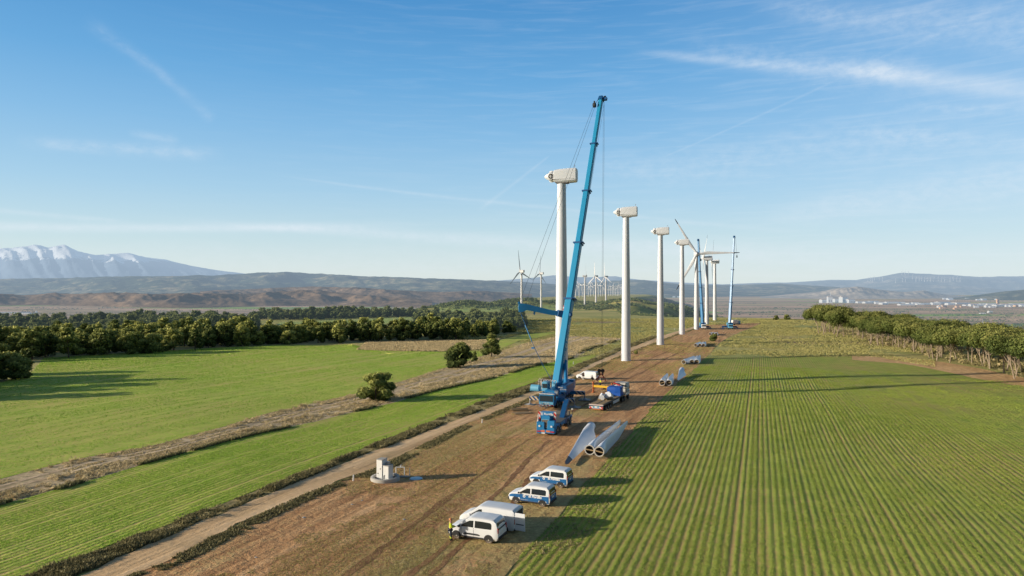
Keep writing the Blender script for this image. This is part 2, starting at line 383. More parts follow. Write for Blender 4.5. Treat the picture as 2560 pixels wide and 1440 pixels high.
def npmesh(name, V, Fq, mats, tint=None, parent=None, smooth=False, mi=None, link=True):
    """V (n,3), Fq (m,3) or (m,4)"""
    me = bpy.data.meshes.new(name); k = Fq.shape[1]
    me.vertices.add(len(V)); me.vertices.foreach_set('co', V.astype(np.float32).ravel())
    me.loops.add(Fq.size); me.loops.foreach_set('vertex_index', Fq.astype(np.int32).ravel())
    me.polygons.add(len(Fq)); me.polygons.foreach_set('loop_start', np.arange(0, Fq.size, k, dtype=np.int32))
    for m in (mats if isinstance(mats, (list, tuple)) else [mats]): me.materials.append(MT[m])
    if mi is not None: me.polygons.foreach_set('material_index', mi.astype(np.int32))
    if smooth: me.polygons.foreach_set('use_smooth', np.ones(len(Fq), bool))
    me.update(calc_edges=True)
    if tint is not None:
        a = me.attributes.new('tint', 'FLOAT', 'POINT'); a.data.foreach_set('value', tint.astype(np.float32))
    if not link: return me
    o = bpy.data.objects.new(name, me); COL.objects.link(o); o.parent = parent
    return o
def gridfaces(nu, nv):
    i = np.arange(nu * nv).reshape(nu, nv)
    return np.stack([i[:-1, :-1], i[1:, :-1], i[1:, 1:], i[:-1, 1:]], -1).reshape(-1, 4)

# ------------------------------------------------------------------ terrain sheet, to the horizon
def build_terrain():
    r = [.02, 2.0, 4.0, 6.0]
    while r[-1] < 75000: r.append(r[-1] * (1.014 if r[-1] < 1700 else 1.03))
    r = np.array(r)
    a = np.concatenate([np.linspace(-52, 52, 420), np.linspace(56, 304, 63)]); a = np.radians(np.concatenate([a, [308]]))
    R, A = np.meshgrid(r, a, indexing='ij'); X = R * np.sin(A); Y = R * np.cos(A)
    Z, t = g(X, Y, True)
    V = np.stack([X, Y, Z], -1).reshape(-1, 3); Fq = gridfaces(*X.shape)
    o = npmesh('ground', V, Fq[:, ::-1], 'terrain', smooth=True)
    at_ = o.data.attributes.new('plain', 'FLOAT', 'POINT'); at_.data.foreach_set('value', t.reshape(-1).astype(np.float32))
    tag(o, 'dry grass and scrub land falling away to a wide brown valley plain', 'ground', kind='structure')
    return o

def resample(P, n):
    P = np.array(P, float)
    d = np.concatenate([[0], np.cumsum(np.hypot(*np.diff(P[:, :2], axis=0).T))])
    s = np.linspace(0, d[-1], n)
    return np.stack([np.interp(s, d, P[:, 0]), np.interp(s, d, P[:, 1])], -1)
def pxl(pts): return [tuple(at(u, v)) for u, v in pts]
RIB = {}
def ribbon(name, A, B, off, mat, step=2.5, wstep=4.0, jit=0.0, label=None, cat=None, px=True, match=False):
    A = pxl(A) if px else A; B = pxl(B) if px else B
    la = np.hypot(*np.diff(np.array(A)[:, :2], axis=0).T).sum()
    n = int(max(8, min(500, la / step)))
    a = resample(A, n); b = resample(B, n)
    w = np.hypot(*(a - b).T).max(); m = int(max(3, min(160, w / wstep)))
    if jit:
        for e, o_ in ((a, b), (b, a)):
            d = (e - o_); d /= np.maximum(np.hypot(*d.T), .01)[:, None]
            ph = np.arange(n) * step
            q = sum(np.sin(ph * k + RNG.uniform(0, 6)) * c for k, c in ((.9, .35), (.37, .6), (2.1, .25))) + RNG.normal(0, .35, n)
            e += d * (q * jit)[:, None]
    t = np.linspace(0, 1, m)
    P = a[:, None] * (1 - t)[None, :, None] + b[:, None] * t[None, :, None]
    Z = g(P[..., 0], P[..., 1]) + off
    V = np.concatenate([P, Z[..., None]], -1).reshape(-1, 3); Fq = gridfaces(n, m)
    # orient upwards
    p0, p1, p2 = V[Fq[0, 0]], V[Fq[0, 1]], V[Fq[0, 2]]
    if np.cross(p1 - p0, p2 - p0)[2] < 0: Fq = Fq[:, ::-1]
    o = npmesh(name, V, Fq, mat, smooth=True)
    tag(o, label, cat, kind='structure'); RIB[label or name] = P
    return P

# ------------------------------------------------------------------ small plants ("stuff")
def sample_ribbon(P, n, maxd=160, s0=0.0, s1=1.0, t0=0.0, t1=1.0, power=2.0):
    """points on a ribbon, denser where the site is closer"""
    nu, nv = P.shape[:2]
    out = []; need = n
    d1 = P[:-1, :-1]; e1 = P[1:, :-1] - d1; e2 = P[:-1, 1:] - d1
    area = np.abs(e1[..., 0] * e2[..., 1] - e1[..., 1] * e2[..., 0])
    c = d1 + (e1 + e2) / 2; D = np.hypot(c[..., 0], c[..., 1])
    ok = (D < maxd) & (np.abs(c[..., 0]) < c[..., 1] * .95 + 12) & (c[..., 1] > 22)
    si = (np.arange(nu - 1) + .5) / (nu - 1); ti = (np.arange(nv - 1) + .5) / (nv - 1)
    ok &= ((si >= s0) & (si <= s1))[:, None] & ((ti >= t0) & (ti <= t1))[None]
    wgt = (area * ok / np.maximum(D, 45) ** power).ravel()
    if wgt.sum() == 0: return np.zeros((0, 2))
    idx = RNG.choice(len(wgt), n, p=wgt / wgt.sum()); i, j = np.unravel_index(idx, area.shape)
    a, b = RNG.random(n)[:, None], RNG.random(n)[:, None]
    return P[i, j] * (1 - a) * (1 - b) + P[i + 1, j] * a * (1 - b) + P[i, j + 1] * (1 - a) * b + P[i + 1, j + 1] * a * b
def vnoise(x, y, s, seed=0):
    """cheap value noise"""
    x = x * s + seed * 17.3; y = y * s + seed * 9.1
    xi = np.floor(x).astype(int); yi = np.floor(y).astype(int); fx = x - xi; fy = y - yi
    fx = fx * fx * (3 - 2 * fx); fy = fy * fy * (3 - 2 * fy)
    def h(a, b):
        q = (a * 374761393 + b * 668265263 + seed * 974711) & 0x7fffffff
        q = ((q ^ (q >> 13)) * 1274126177) & 0x7fffffff
        return (q & 0xffff) / 65535.0
    return (h(xi, yi) * (1 - fx) + h(xi + 1, yi) * fx) * (1 - fy) + (h(xi, yi + 1) * (1 - fx) + h(xi + 1, yi + 1) * fx) * fy
def fbm(x, y, s, seed=0, o=4):
    r = 0; a = .5
    for k in range(o): r = r + a * vnoise(x, y, s * 2 ** k, seed + k); a *= .5
    return r / (1 - .5 ** o)
def tufts(P2, h, w, blades=4, lean=.35, off=0.0, jit=.35):
    """every tuft is a few leaf triangles; returns V, F, tint"""
    n = len(P2); k = blades
    h = np.broadcast_to(h, n); w = np.broadcast_to(w, n)
    z = g(P2[:, 0], P2[:, 1]) + off
    base = np.concatenate([P2, z[:, None]], -1)
    an = RNG.uniform(0, 2 * PI, (n, k)); r = RNG.uniform(0, 1, (n, k)) * w[:, None] * .5
    hh = h[:, None] * RNG.uniform(1 - jit, 1 + jit, (n, k))
    cx = base[:, None, 0] + np.cos(an) * r; cy = base[:, None, 1] + np.sin(an) * r
    ba = RNG.uniform(0, PI, (n, k)); bw = w[:, None] * RNG.uniform(.25, .5, (n, k))
    dx, dy = np.cos(ba) * bw, np.sin(ba) * bw
    lx = np.cos(an) * hh * lean * RNG.uniform(.2, 1.6, (n, k)); ly = np.sin(an) * hh * lean * RNG.uniform(.2, 1.6, (n, k))
    zb = base[:, None, 2] - .03 + 0 * cx
    v0 = np.stack([cx - dx, cy - dy, zb], -1); v1 = np.stack([cx + dx, cy + dy, zb], -1)
    v2 = np.stack([cx + lx + dx * .3, cy + ly + dy * .3, zb + hh], -1)
    V = np.stack([v0, v1, v2], 2).reshape(-1, 3)
    Fq = np.arange(len(V)).reshape(-1, 3)
    tint = RNG.normal(.45, .16, (n, 1)) + RNG.normal(0, .1, (n, k))
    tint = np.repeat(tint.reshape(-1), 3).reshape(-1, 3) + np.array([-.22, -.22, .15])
    return V, Fq, np.clip(tint, 0, 1).reshape(-1)
def stuff(name, parts, mat, label, cat):
    Vs, Fs, Ts = [], [], []; o = 0
    for V, Fq, T in parts:
        Vs.append(V); Fs.append(Fq + o); Ts.append(T); o += len(V)
    ob = npmesh(name, np.vstack(Vs), np.vstack(Fs), mat, np.concatenate(Ts))
    return tag(ob, label, cat, kind='stuff')
def bushes(P2, size, leaf=.16, n=40, flat=.7):
    """low shrubs: puffs of small leaf triangles"""
    m = len(P2); size = np.broadcast_to(size, m)
    z = g(P2[:, 0], P2[:, 1])
    d = RNG.normal(0, 1, (m, n, 3)); d /= np.linalg.norm(d, axis=-1, keepdims=True); d[..., 2] = np.abs(d[..., 2])
    lump = 1 + .35 * np.sin(d[..., 0] * 5 + np.arange(m)[:, None]) * np.sin(d[..., 1] * 4 + 1.7 * np.arange(m)[:, None])
    r = RNG.uniform(.55, 1, (m, n)) * lump * size[:, None] * .5
    C = d * r[..., None]; C[..., 2] *= flat * 1.5
    C += np.concatenate([P2, z[:, None]], -1)[:, None]
    a = RNG.normal(0, 1, (m, n, 3)); b = RNG.normal(0, 1, (m, n, 3))
    L = (leaf * RNG.uniform(.6, 1.5, (m, n)) * (size[:, None] / size.mean()) ** .5)[..., None]
    a = a / np.linalg.norm(a, axis=-1, keepdims=True) * L; b = b / np.linalg.norm(b, axis=-1, keepdims=True) * L
    V = np.stack([C - a * .6 - b * .5, C + a * .6 - b * .5, C + b * .8], 2).reshape(-1, 3)
    t = RNG.normal(.4, .18, (m, 1)) + RNG.normal(0, .12, (m, n)) + d[..., 2] * .15
    return V, np.arange(len(V)).reshape(-1, 3), np.clip(np.repeat(t.reshape(-1), 3), 0, 1)

# ------------------------------------------------------------------ hills: real ridges far off
def ridge(name, prof, D, front, back, mat, nu=320, nv=44, amp=.12, freq=.0008, label='', dvar=0.0, power=1.25, seed=0, spurs=0):
    us = np.linspace(prof[0][0], prof[-1][0], nu); vs = np.interp(us, [p[0] for p in prof], [p[1] for p in prof])
    zb = PLAIN + ZC - 6
    V = np.zeros((nu, nv, 3))
    for i in range(nu):
        d = D * (1 + dvar * math.sin(us[i] * .009 + seed)); r = ray(us[i], vs[i]); X0 = r[0] / r[1] * d; H = ZC + r[2] / r[1] * d
        ux, uy = X0 / math.hypot(X0, d), d / math.hypot(X0, d)
        for j in range(nv):
            q = j / (nv - 1) * 2 - 1                     # -1 front foot, 0 crest, 1 back foot
            q = math.copysign(abs(q) ** 1.3, q)
            off = q * (front if q < 0 else back)
            x, y = X0 + ux * off, d + uy * off
            pr = (1 - abs(q)) ** power
            nz = mnoise.ridged_multi_fractal(Vector((x * freq + seed, y * freq, 0)), 1.0, 2.1, 6, 1.0, 2.0) - 1.1
            env = (1 - abs(q)) * min(1, abs(q) * 3.5)
            jit = mnoise.fractal(Vector((x * freq * 5, y * freq * 5, seed)), 1.0, 2.0, 5) * .035 * (1 - abs(q))
            sp = 0
            if spurs: sp = 1.1 - 1.6 * abs(mnoise.fractal(Vector((us[i] * spurs * .42 + q * 1.1 + seed, q * .55 + seed * 2, seed)), .8, 2.1, 4)) - .5
            h = (H - zb) * (pr + env * (nz * amp + sp * (.22 if spurs > .03 else .13)) + jit)
            V[i, j] = (x, y, zb + max(h, -20))
    o = npmesh(name, V.reshape(-1, 3), gridfaces(nu, nv), mat, smooth=True)
    return tag(o, label, 'hills', kind='structure')

# ------------------------------------------------------------------ trees
def crown_arrays(lobes, n, leaf, shell=.62, up=.25):
    """leaf quads through the volume of several lobes (cx,cy,cz,rx,ry,rz)"""
    Lb = np.array(lobes, float); vol = (Lb[:, 3] * Lb[:, 4] * Lb[:, 5]) ** .67
    k = RNG.choice(len(Lb), n, p=vol / vol.sum())
    d = RNG.normal(0, 1, (n, 3)); d /= np.linalg.norm(d, axis=1, keepdims=True)
    sub = 1 + .28 * np.sin(d[:, 0] * 6 + k) * np.sin(d[:, 1] * 6 + 2 * k) * np.sin(d[:, 2] * 5 + 3 * k)
    r = (shell + (1 - shell) * RNG.random(n)) * sub
    C = Lb[k, :3] + d * r[:, None] * Lb[k, 3:]
    nrm = d + RNG.normal(0, .55, (n, 3)); nrm[:, 2] += up; nrm /= np.linalg.norm(nrm, axis=1, keepdims=True)
    a = np.cross(nrm, RNG.normal(0, 1, (n, 3))); a /= np.linalg.norm(a, axis=1, keepdims=True); b = np.cross(nrm, a)
    s = (leaf * RNG.uniform(.6, 1.4, n))[:, None]
    V = np.stack([C - a * s, C - b * s * .55, C + a * s, C + b * s * .55], 1)
    V[:, ::2] -= nrm[:, None] * s[:, None] * .25
    t = .42 + .18 * np.sin(k * 2.4) * .6 + .22 * d[:, 2] + RNG.normal(0, .13, n) + .25 * (r - .8)  # lobe tops and outer leaves lighter, light and shade put into the tint
    return V.reshape(-1, 3), np.arange(4 * n).reshape(-1, 4), np.clip(np.repeat(t, 4), 0, 1)
def limb(mb, p0, p1, r0, r1, bend=.2, n=5, seg=5):
    p0, p1 = Vector(p0), Vector(p1); L = (p1 - p0).length
    o1 = Vector((random.uniform(-1, 1), random.uniform(-1, 1), 0)) * bend * L
    pts = [p0.lerp(p1, i / seg) + o1 * math.sin(PI * i / seg) * (.6 + .4 * math.sin(3 * i)) for i in range(seg + 1)]
    mb.path(pts, [r0 + (r1 - r0) * i / seg for i in range(seg + 1)], n)
    return pts
def make_tree(kind, h, w, seed, leafn, leafs, mat, bark):
    """returns trunk mesh, crown mesh"""
    random.seed(seed); st = np.random.default_rng(seed)
    mb = MB(); lobes = []
    if kind == 'umbrella':          # stone pine: long bare leaning stems and a rounded cap
        lean = Vector((random.uniform(-.14, .14) * h, random.uniform(-.1, .1) * h, 0))
        top = Vector((0, 0, h * .62)) + lean
        pts = limb(mb, (0, 0, -.3), top, .20 * h / 10, .10, .05, 7, 6)
        for q in range(6):
            a = q * 1.05 + random.uniform(-.3, .3); R = w * random.uniform(.22, .36)
            e = top + Vector((math.cos(a) * R, math.sin(a) * R, h * random.uniform(.04, .16)))
            s0 = pts[random.choice((3, 4, 5))]; limb(mb, s0, e, .10, .03, .12, 5, 4)
            lobes.append((e.x, e.y, e.z - h * .01, w * random.uniform(.23, .30), w * .27, h * random.uniform(.17, .23)))
        for q in range(9):
            a = random.uniform(0, 6.28); R = w * random.uniform(.0, .42)
            lobes.append((top.x + math.cos(a) * R, top.y + math.sin(a) * R, h * (.78 - .30 * (R / w) ** 1.3) + random.uniform(-.05, .04) * h, w * random.uniform(.16, .23), w * .2, h * random.uniform(.13, .18)))
        if random.random() < .7: limb(mb, (.15, 0, -.2), top + Vector((w * .25 * random.choice((-1, 1)), w * .1, -h * .02)), .13 * h / 10, .05, .12, 6, 5)
    elif kind == 'round':           # full crown nearly to the ground
        limb(mb, (0, 0, -.3), (0, 0, h * .6), .2 * h / 6, .06, .04, 7)
        for q in range(26):
            f = random.random(); zz = h * (.10 + .80 * f); R = w * .40 * math.sqrt(max(0, 1 - ((f - .38) / .66) ** 2)) * random.uniform(.5, 1); a = random.uniform(0, 6.28)
            e = Vector((math.cos(a) * R, math.sin(a) * R, zz)); s_ = random.uniform(.13, .21) * w
            lobes.append((e.x, e.y, e.z, s_, s_, s_ * random.uniform(.7, 1.0) * min(1.1, h / w)))
            if q < 8: limb(mb, (0, 0, zz * .55), e, .06, .02, .1, 5, 3)
    else:                           # 'pine': irregular open conical crown
        tp = Vector((random.uniform(-.06, .06) * h, random.uniform(-.06, .06) * h, h * .92))
        pts = limb(mb, (0, 0, -.3), tp, .022 * h, .04, .03, 6, 7)
        for q in range(16):
            f = .22 + .74 * q / 15; c = pts[min(6, int(f * 7))].lerp(pts[min(7, int(f * 7) + 1)], f * 7 % 1)
            R = w * .5 * (1.05 - f) ** .75 * random.uniform(.45, .95); a = q * 2.4 + random.uniform(-.5, .5)
            e = c + Vector((math.cos(a) * R, math.sin(a) * R, h * random.uniform(-.01, .05))); s_ = w * random.uniform(.15, .23) * (1.15 - f * .5)
            lobes.append((e.x, e.y, e.z, s_, s_, s_ * .72)); limb(mb, c, e, .05, .02, .08, 5, 3)
    tr = mb.build('trunk', bark, None, 60); tm = tr.data; bpy.data.objects.remove(tr)
    V, Fq, T = crown_arrays(lobes, leafn, leafs)
    T = np.clip(T + .42 * (V[:, 2] / V[:, 2].max() - .62), 0, 1)  # lighter towards the crown top, sunlit tops painted into the leaf tint
    V[:, 2] = np.maximum(V[:, 2], .05)
    cm = npmesh('crown', V, Fq, mat, T, link=False)
    return tm, cm
TREES = {}
def plant(key, loc, scale, rz, name, label, cat, group=None):
    tm, cm = TREES[key]
    r = thing(name, label, cat, loc, rz, group); r.scale = scale if hasattr(scale, '__len__') else (scale,) * 3
    for nm, me in (('trunk', tm), ('crown', cm)):
        o = bpy.data.objects.new(nm, me); COL.objects.link(o); o.parent = r
    return r
# ------------------------------------------------------------------ camera, light, sky
SUN_EL = math.radians(13.2); SUN_AZ = math.radians(12.0)     # light travels to the right and a little away
def setup():
    cam = bpy.data.cameras.new('camera'); o = bpy.data.objects.new('camera', cam); COL.objects.link(o)
    cam.sensor_width = 36; cam.lens = F / 2560 * 36; cam.clip_start = .5; cam.clip_end = 200000
    o.location = (0, 0, ZC); o.rotation_euler = (PI / 2 - PITCH, 0, 0); SC.camera = o
    sun = bpy.data.lights.new('sun', 'SUN'); so = bpy.data.objects.new('sun', sun); COL.objects.link(so)
    sun.energy = 5.0; sun.angle = math.radians(.53); sun.color = (1.0, .895, .73)
    d = Vector((math.cos(SUN_AZ) * math.cos(SUN_EL), math.sin(SUN_AZ) * math.cos(SUN_EL), -math.sin(SUN_EL)))
    so.rotation_euler = d.to_track_quat('-Z', 'Y').to_euler()
    SC.view_settings.view_transform = 'Standard'; SC.view_settings.look = 'None'; SC.view_settings.exposure = 0
    try:
        SC.cycles.max_bounces = 3; SC.cycles.diffuse_bounces = 1; SC.cycles.glossy_bounces = 2; SC.cycles.transmission_bounces = 2; SC.cycles.transparent_max_bounces = 4; SC.cycles.use_denoising = True
    except Exception: pass
    w = bpy.data.worlds.new('World'); SC.world = w; w.use_nodes = True; nt = w.node_tree; nt.nodes.clear()
    try: w.cycles.sampling_method = 'MANUAL'; w.cycles.sample_map_resolution = 128
    except Exception: pass
    sky = N(nt, 'ShaderNodeTexSky', sky_type='NISHITA', sun_disc=False, sun_elevation=SUN_EL, sun_rotation=math.radians(258), altitude=400, air_density=1.0, dust_density=.6, ozone_density=2.5).outputs[0]
    dirv = N(nt, 'ShaderNodeTexCoord').outputs['Generated']
    s = N(nt, 'ShaderNodeSeparateXYZ', {0: dirv}); x, y, z = s.outputs
    el = MA(nt, 'MULTIPLY', MA(nt, 'ARCSINE', z), 180 / PI); az = MA(nt, 'MULTIPLY', MA(nt, 'ARCTAN2', x, y), 180 / PI)
    # clear winter sky, milky at the horizon; overhead part darkened to cut fill light
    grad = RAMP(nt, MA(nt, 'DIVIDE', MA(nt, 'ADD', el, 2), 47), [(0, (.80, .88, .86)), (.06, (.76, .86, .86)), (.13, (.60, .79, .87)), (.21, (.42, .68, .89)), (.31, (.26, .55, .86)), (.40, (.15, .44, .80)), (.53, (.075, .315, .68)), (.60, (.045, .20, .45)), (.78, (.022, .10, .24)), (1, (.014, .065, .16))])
    skyn = N(nt, 'ShaderNodeVectorMath', {0: sky, 1: (.12, .12, .12)}, operation='MULTIPLY').outputs[0]
    base = MIX(nt, .82, skyn, grad)
    # lateral: a little paler to the right
    base = MIX(nt, MA(nt, 'MULTIPLY', SS(nt, az, 2, 40), .16), base, (.55, .72, .92))
    # sky out of view darkened to cut fill; warm sun glow added as light
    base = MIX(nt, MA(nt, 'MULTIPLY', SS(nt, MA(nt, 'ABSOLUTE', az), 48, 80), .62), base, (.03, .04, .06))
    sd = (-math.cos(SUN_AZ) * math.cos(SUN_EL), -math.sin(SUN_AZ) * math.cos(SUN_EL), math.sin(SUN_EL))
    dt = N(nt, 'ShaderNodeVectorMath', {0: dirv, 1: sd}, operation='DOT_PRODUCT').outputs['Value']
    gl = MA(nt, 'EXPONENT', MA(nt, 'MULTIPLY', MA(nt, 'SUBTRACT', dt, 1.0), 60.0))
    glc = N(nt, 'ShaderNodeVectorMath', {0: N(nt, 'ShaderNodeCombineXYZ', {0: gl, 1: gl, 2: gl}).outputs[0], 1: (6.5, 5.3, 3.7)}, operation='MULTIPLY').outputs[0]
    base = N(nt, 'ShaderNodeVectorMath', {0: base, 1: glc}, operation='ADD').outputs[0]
    vec = N(nt, 'ShaderNodeCombineXYZ', {0: az, 1: el}).outputs[0]
    wob = NOISE(nt, MAPV(nt, vec, (.10, .35, 1)), 1.0, 3, .6)
    wobf = NOISE(nt, MAPV(nt, vec, (.9, 1.6, 1), (0, 0, .15)), 1.0, 4, .65)
    fib = NOISE(nt, MAPV(nt, vec, (.16, 2.2, 1), (0, 0, math.radians(6))), 1.0, 4, .6, .6)
    cover = None
    def ang(u, v):
        r = ray(u, v); return math.degrees(math.atan2(r[0], r[1])), math.degrees(math.asin(r[2] / np.linalg.norm(r)))
    def streak(p, q, w0, w1, st, wisp=.5, k=1.0, ends=(.15, .15)):
        nonlocal cover
        (a0, e0), (a1, e1) = ang(*p), ang(*q); L = math.hypot(a1 - a0, e1 - e0); dx, dy = (a1 - a0) / L, (e1 - e0) / L
        w0, w1 = w0 / 30, w1 / 30
        ax = MA(nt, 'SUBTRACT', az, a0); ey = MA(nt, 'SUBTRACT', el, e0)
        t = MA(nt, 'DIVIDE', MA(nt, 'ADD', MA(nt, 'MULTIPLY', ax, dx), MA(nt, 'MULTIPLY', ey, dy)), L)
        d = MA(nt, 'SUBTRACT', MA(nt, 'MULTIPLY', ey, dx), MA(nt, 'MULTIPLY', ax, dy))
        d = MA(nt, 'ADD', d, MA(nt, 'MULTIPLY', MA(nt, 'SUBTRACT', wob, .5), k * (w0 + w1)))
        wd = MA(nt, 'MAXIMUM', MA(nt, 'ADD', MA(nt, 'MULTIPLY', t, w1 - w0), w0), .01)
        f = MA(nt, 'EXPONENT', MA(nt, 'MULTIPLY', MA(nt, 'POWER', MA(nt, 'DIVIDE', d, wd), 2.0), -1.0))
        e = MA(nt, 'MULTIPLY', SS(nt, t, -ends[0], ends[0]), SS(nt, t, 1 + ends[1], 1 - ends[1]))
        f = MA(nt, 'MULTIPLY', MA(nt, 'MULTIPLY', f, e), st)
        f = MA(nt, 'MULTIPLY', f, MA(nt, 'ADD', 1 - wisp, MA(nt, 'MULTIPLY', SS(nt, wobf, .3, .7), wisp)))
        cover = f if cover is None else MA(nt, 'ADD', cover, f)
    streak((1640, 135), (2250, 180), 8, 18, .30, .3, .25); streak((2150, 178), (2900, 250), 18, 24, .42, .25, .25, (.12, .1))
    streak((1750, 120), (2300, 190), 24, 46, .16, .8, 1.0)
    streak((-100, 565), (900, 566), 9, 10, .42, .3, .4, (.1, .3)); streak((600, 560), (1900, 630), 9, 22, .34, .4, .4, (.2, .3))
    streak((-100, 520), (300, 552), 6, 5, .2)
    streak((-200, 640), (2800, 640), 40, 40, .18, .5)
    streak((1665, 390), (2090, 200), 2.0, 3.0, .11, .3, .25, (.03, .1)); streak((2150, 165), (2520, 5), 3, 5, .10, .5, .3)
    streak((1205, 520), (1370, 392), 5, 2.4, .13, .3, .3, (.1, .05))
    streak((370, 150), (530, 298), 9, 12, .11, .6, .5, (.5, .05)); streak((230, 60), (420, 200), 14, 9, .12, .7)
    streak((90, 358), (520, 385), 11, 14, .26, .7, .8); streak((330, 335), (440, 350), 8, 9, .18, .6)
    streak((760, 447), (1400, 522), 3, 5, .16, .4); streak((1380, 520), (1950, 575), 4, 6, .14, .5)
    streak((1950, 540), (2800, 400), 20, 60, .26, .6, .6); streak((1950, 20), (2800, 80), 24, 55, .26, .6, .8)
    streak((2300, 265), (2900, 275), 10, 12, .2, .7); streak((2150, 335), (2900, 360), 12, 16, .16, .7)
    streak((1500, 430), (2400, 330), 30, 70, .16, .8, 1.0)
    cover = MA(nt, 'ADD', cover, MA(nt, 'MULTIPLY', MA(nt, 'MULTIPLY', SS(nt, fib, .42, .78), SS(nt, az, -40, 25)), .12))
    col = MIX(nt, MA(nt, 'MINIMUM', cover, .85), base, (.80, .87, .94))
    # a thin grey lens of cloud low on the right
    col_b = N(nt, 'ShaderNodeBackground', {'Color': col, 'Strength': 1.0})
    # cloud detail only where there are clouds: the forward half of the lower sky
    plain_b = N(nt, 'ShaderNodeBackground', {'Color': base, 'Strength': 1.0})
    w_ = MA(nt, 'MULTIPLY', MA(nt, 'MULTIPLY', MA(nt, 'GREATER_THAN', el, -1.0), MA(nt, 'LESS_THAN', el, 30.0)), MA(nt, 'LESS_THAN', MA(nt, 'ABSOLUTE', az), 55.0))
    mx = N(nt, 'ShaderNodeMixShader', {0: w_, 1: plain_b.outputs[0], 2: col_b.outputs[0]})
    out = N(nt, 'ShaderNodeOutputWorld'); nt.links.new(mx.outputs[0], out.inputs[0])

# ------------------------------------------------------------------ outlines of the fields, in photo pixels turned into ground points
TRK_L = [(-260, 1640), (0, 1530), (225, 1428), (387, 1357), (512, 1300), (687, 1231), (887, 1147), (1000, 1106), (1115, 1060), (1220, 1022), (1329, 979), (1424, 939), (1490, 905), (1552, 877), (1641, 845), (1715, 822), (1760, 809)]
TRK_R = [(40, 1640), (200, 1495), (325, 1440), (450, 1387), (619, 1300), (778, 1231), (950, 1166), (1090, 1096), (1168, 1060), (1265, 1020), (1336, 990), (1436, 943), (1500, 910), (1552, 889), (1641, 855), (1716, 828), (1761, 813)]
STR_B = [(-420, 1640), (-200, 1545), (0, 1468), (200, 1391), (387, 1325), (512, 1275), (669, 1216), (825, 1156), (1000, 1084), (1150, 1026), (1290, 972), (1400, 930), (1490, 891)]
STR_A = [(-500, 1420), (-250, 1330), (0, 1264), (200, 1210), (400, 1150), (650, 1085), (860, 1037), (1000, 1003), (1150, 964), (1300, 926), (1400, 903), (1488, 885)]
BIG_A = [(-500, 1340), (-250, 1263), (0, 1198), (200, 1147), (387, 1114), (525, 1077), (669, 1034), (794, 1006), (900, 982), (1000, 955), (1110, 920), (1215, 886)]
BIG_B = [(-500, 1010), (-200, 985), (0, 957), (80, 930), (110, 895), (300, 884), (500, 872), (700, 862), (880, 861), (892, 874), (1000, 878), (1110, 880), (1200, 877)]
RF_A = [(1080, 1640), (1180, 1530), (1272, 1431), (1354, 1337), (1447, 1231), (1522, 1147), (1580, 1079), (1640, 1010), (1700, 955), (1765, 893)]
RF_B = [(5200, 1640), (4200, 1450), (3500, 1230), (3100, 1100), (2850, 1040), (2700, 1000), (2560, 962), (2350, 922), (2250, 905), (2185, 893)]
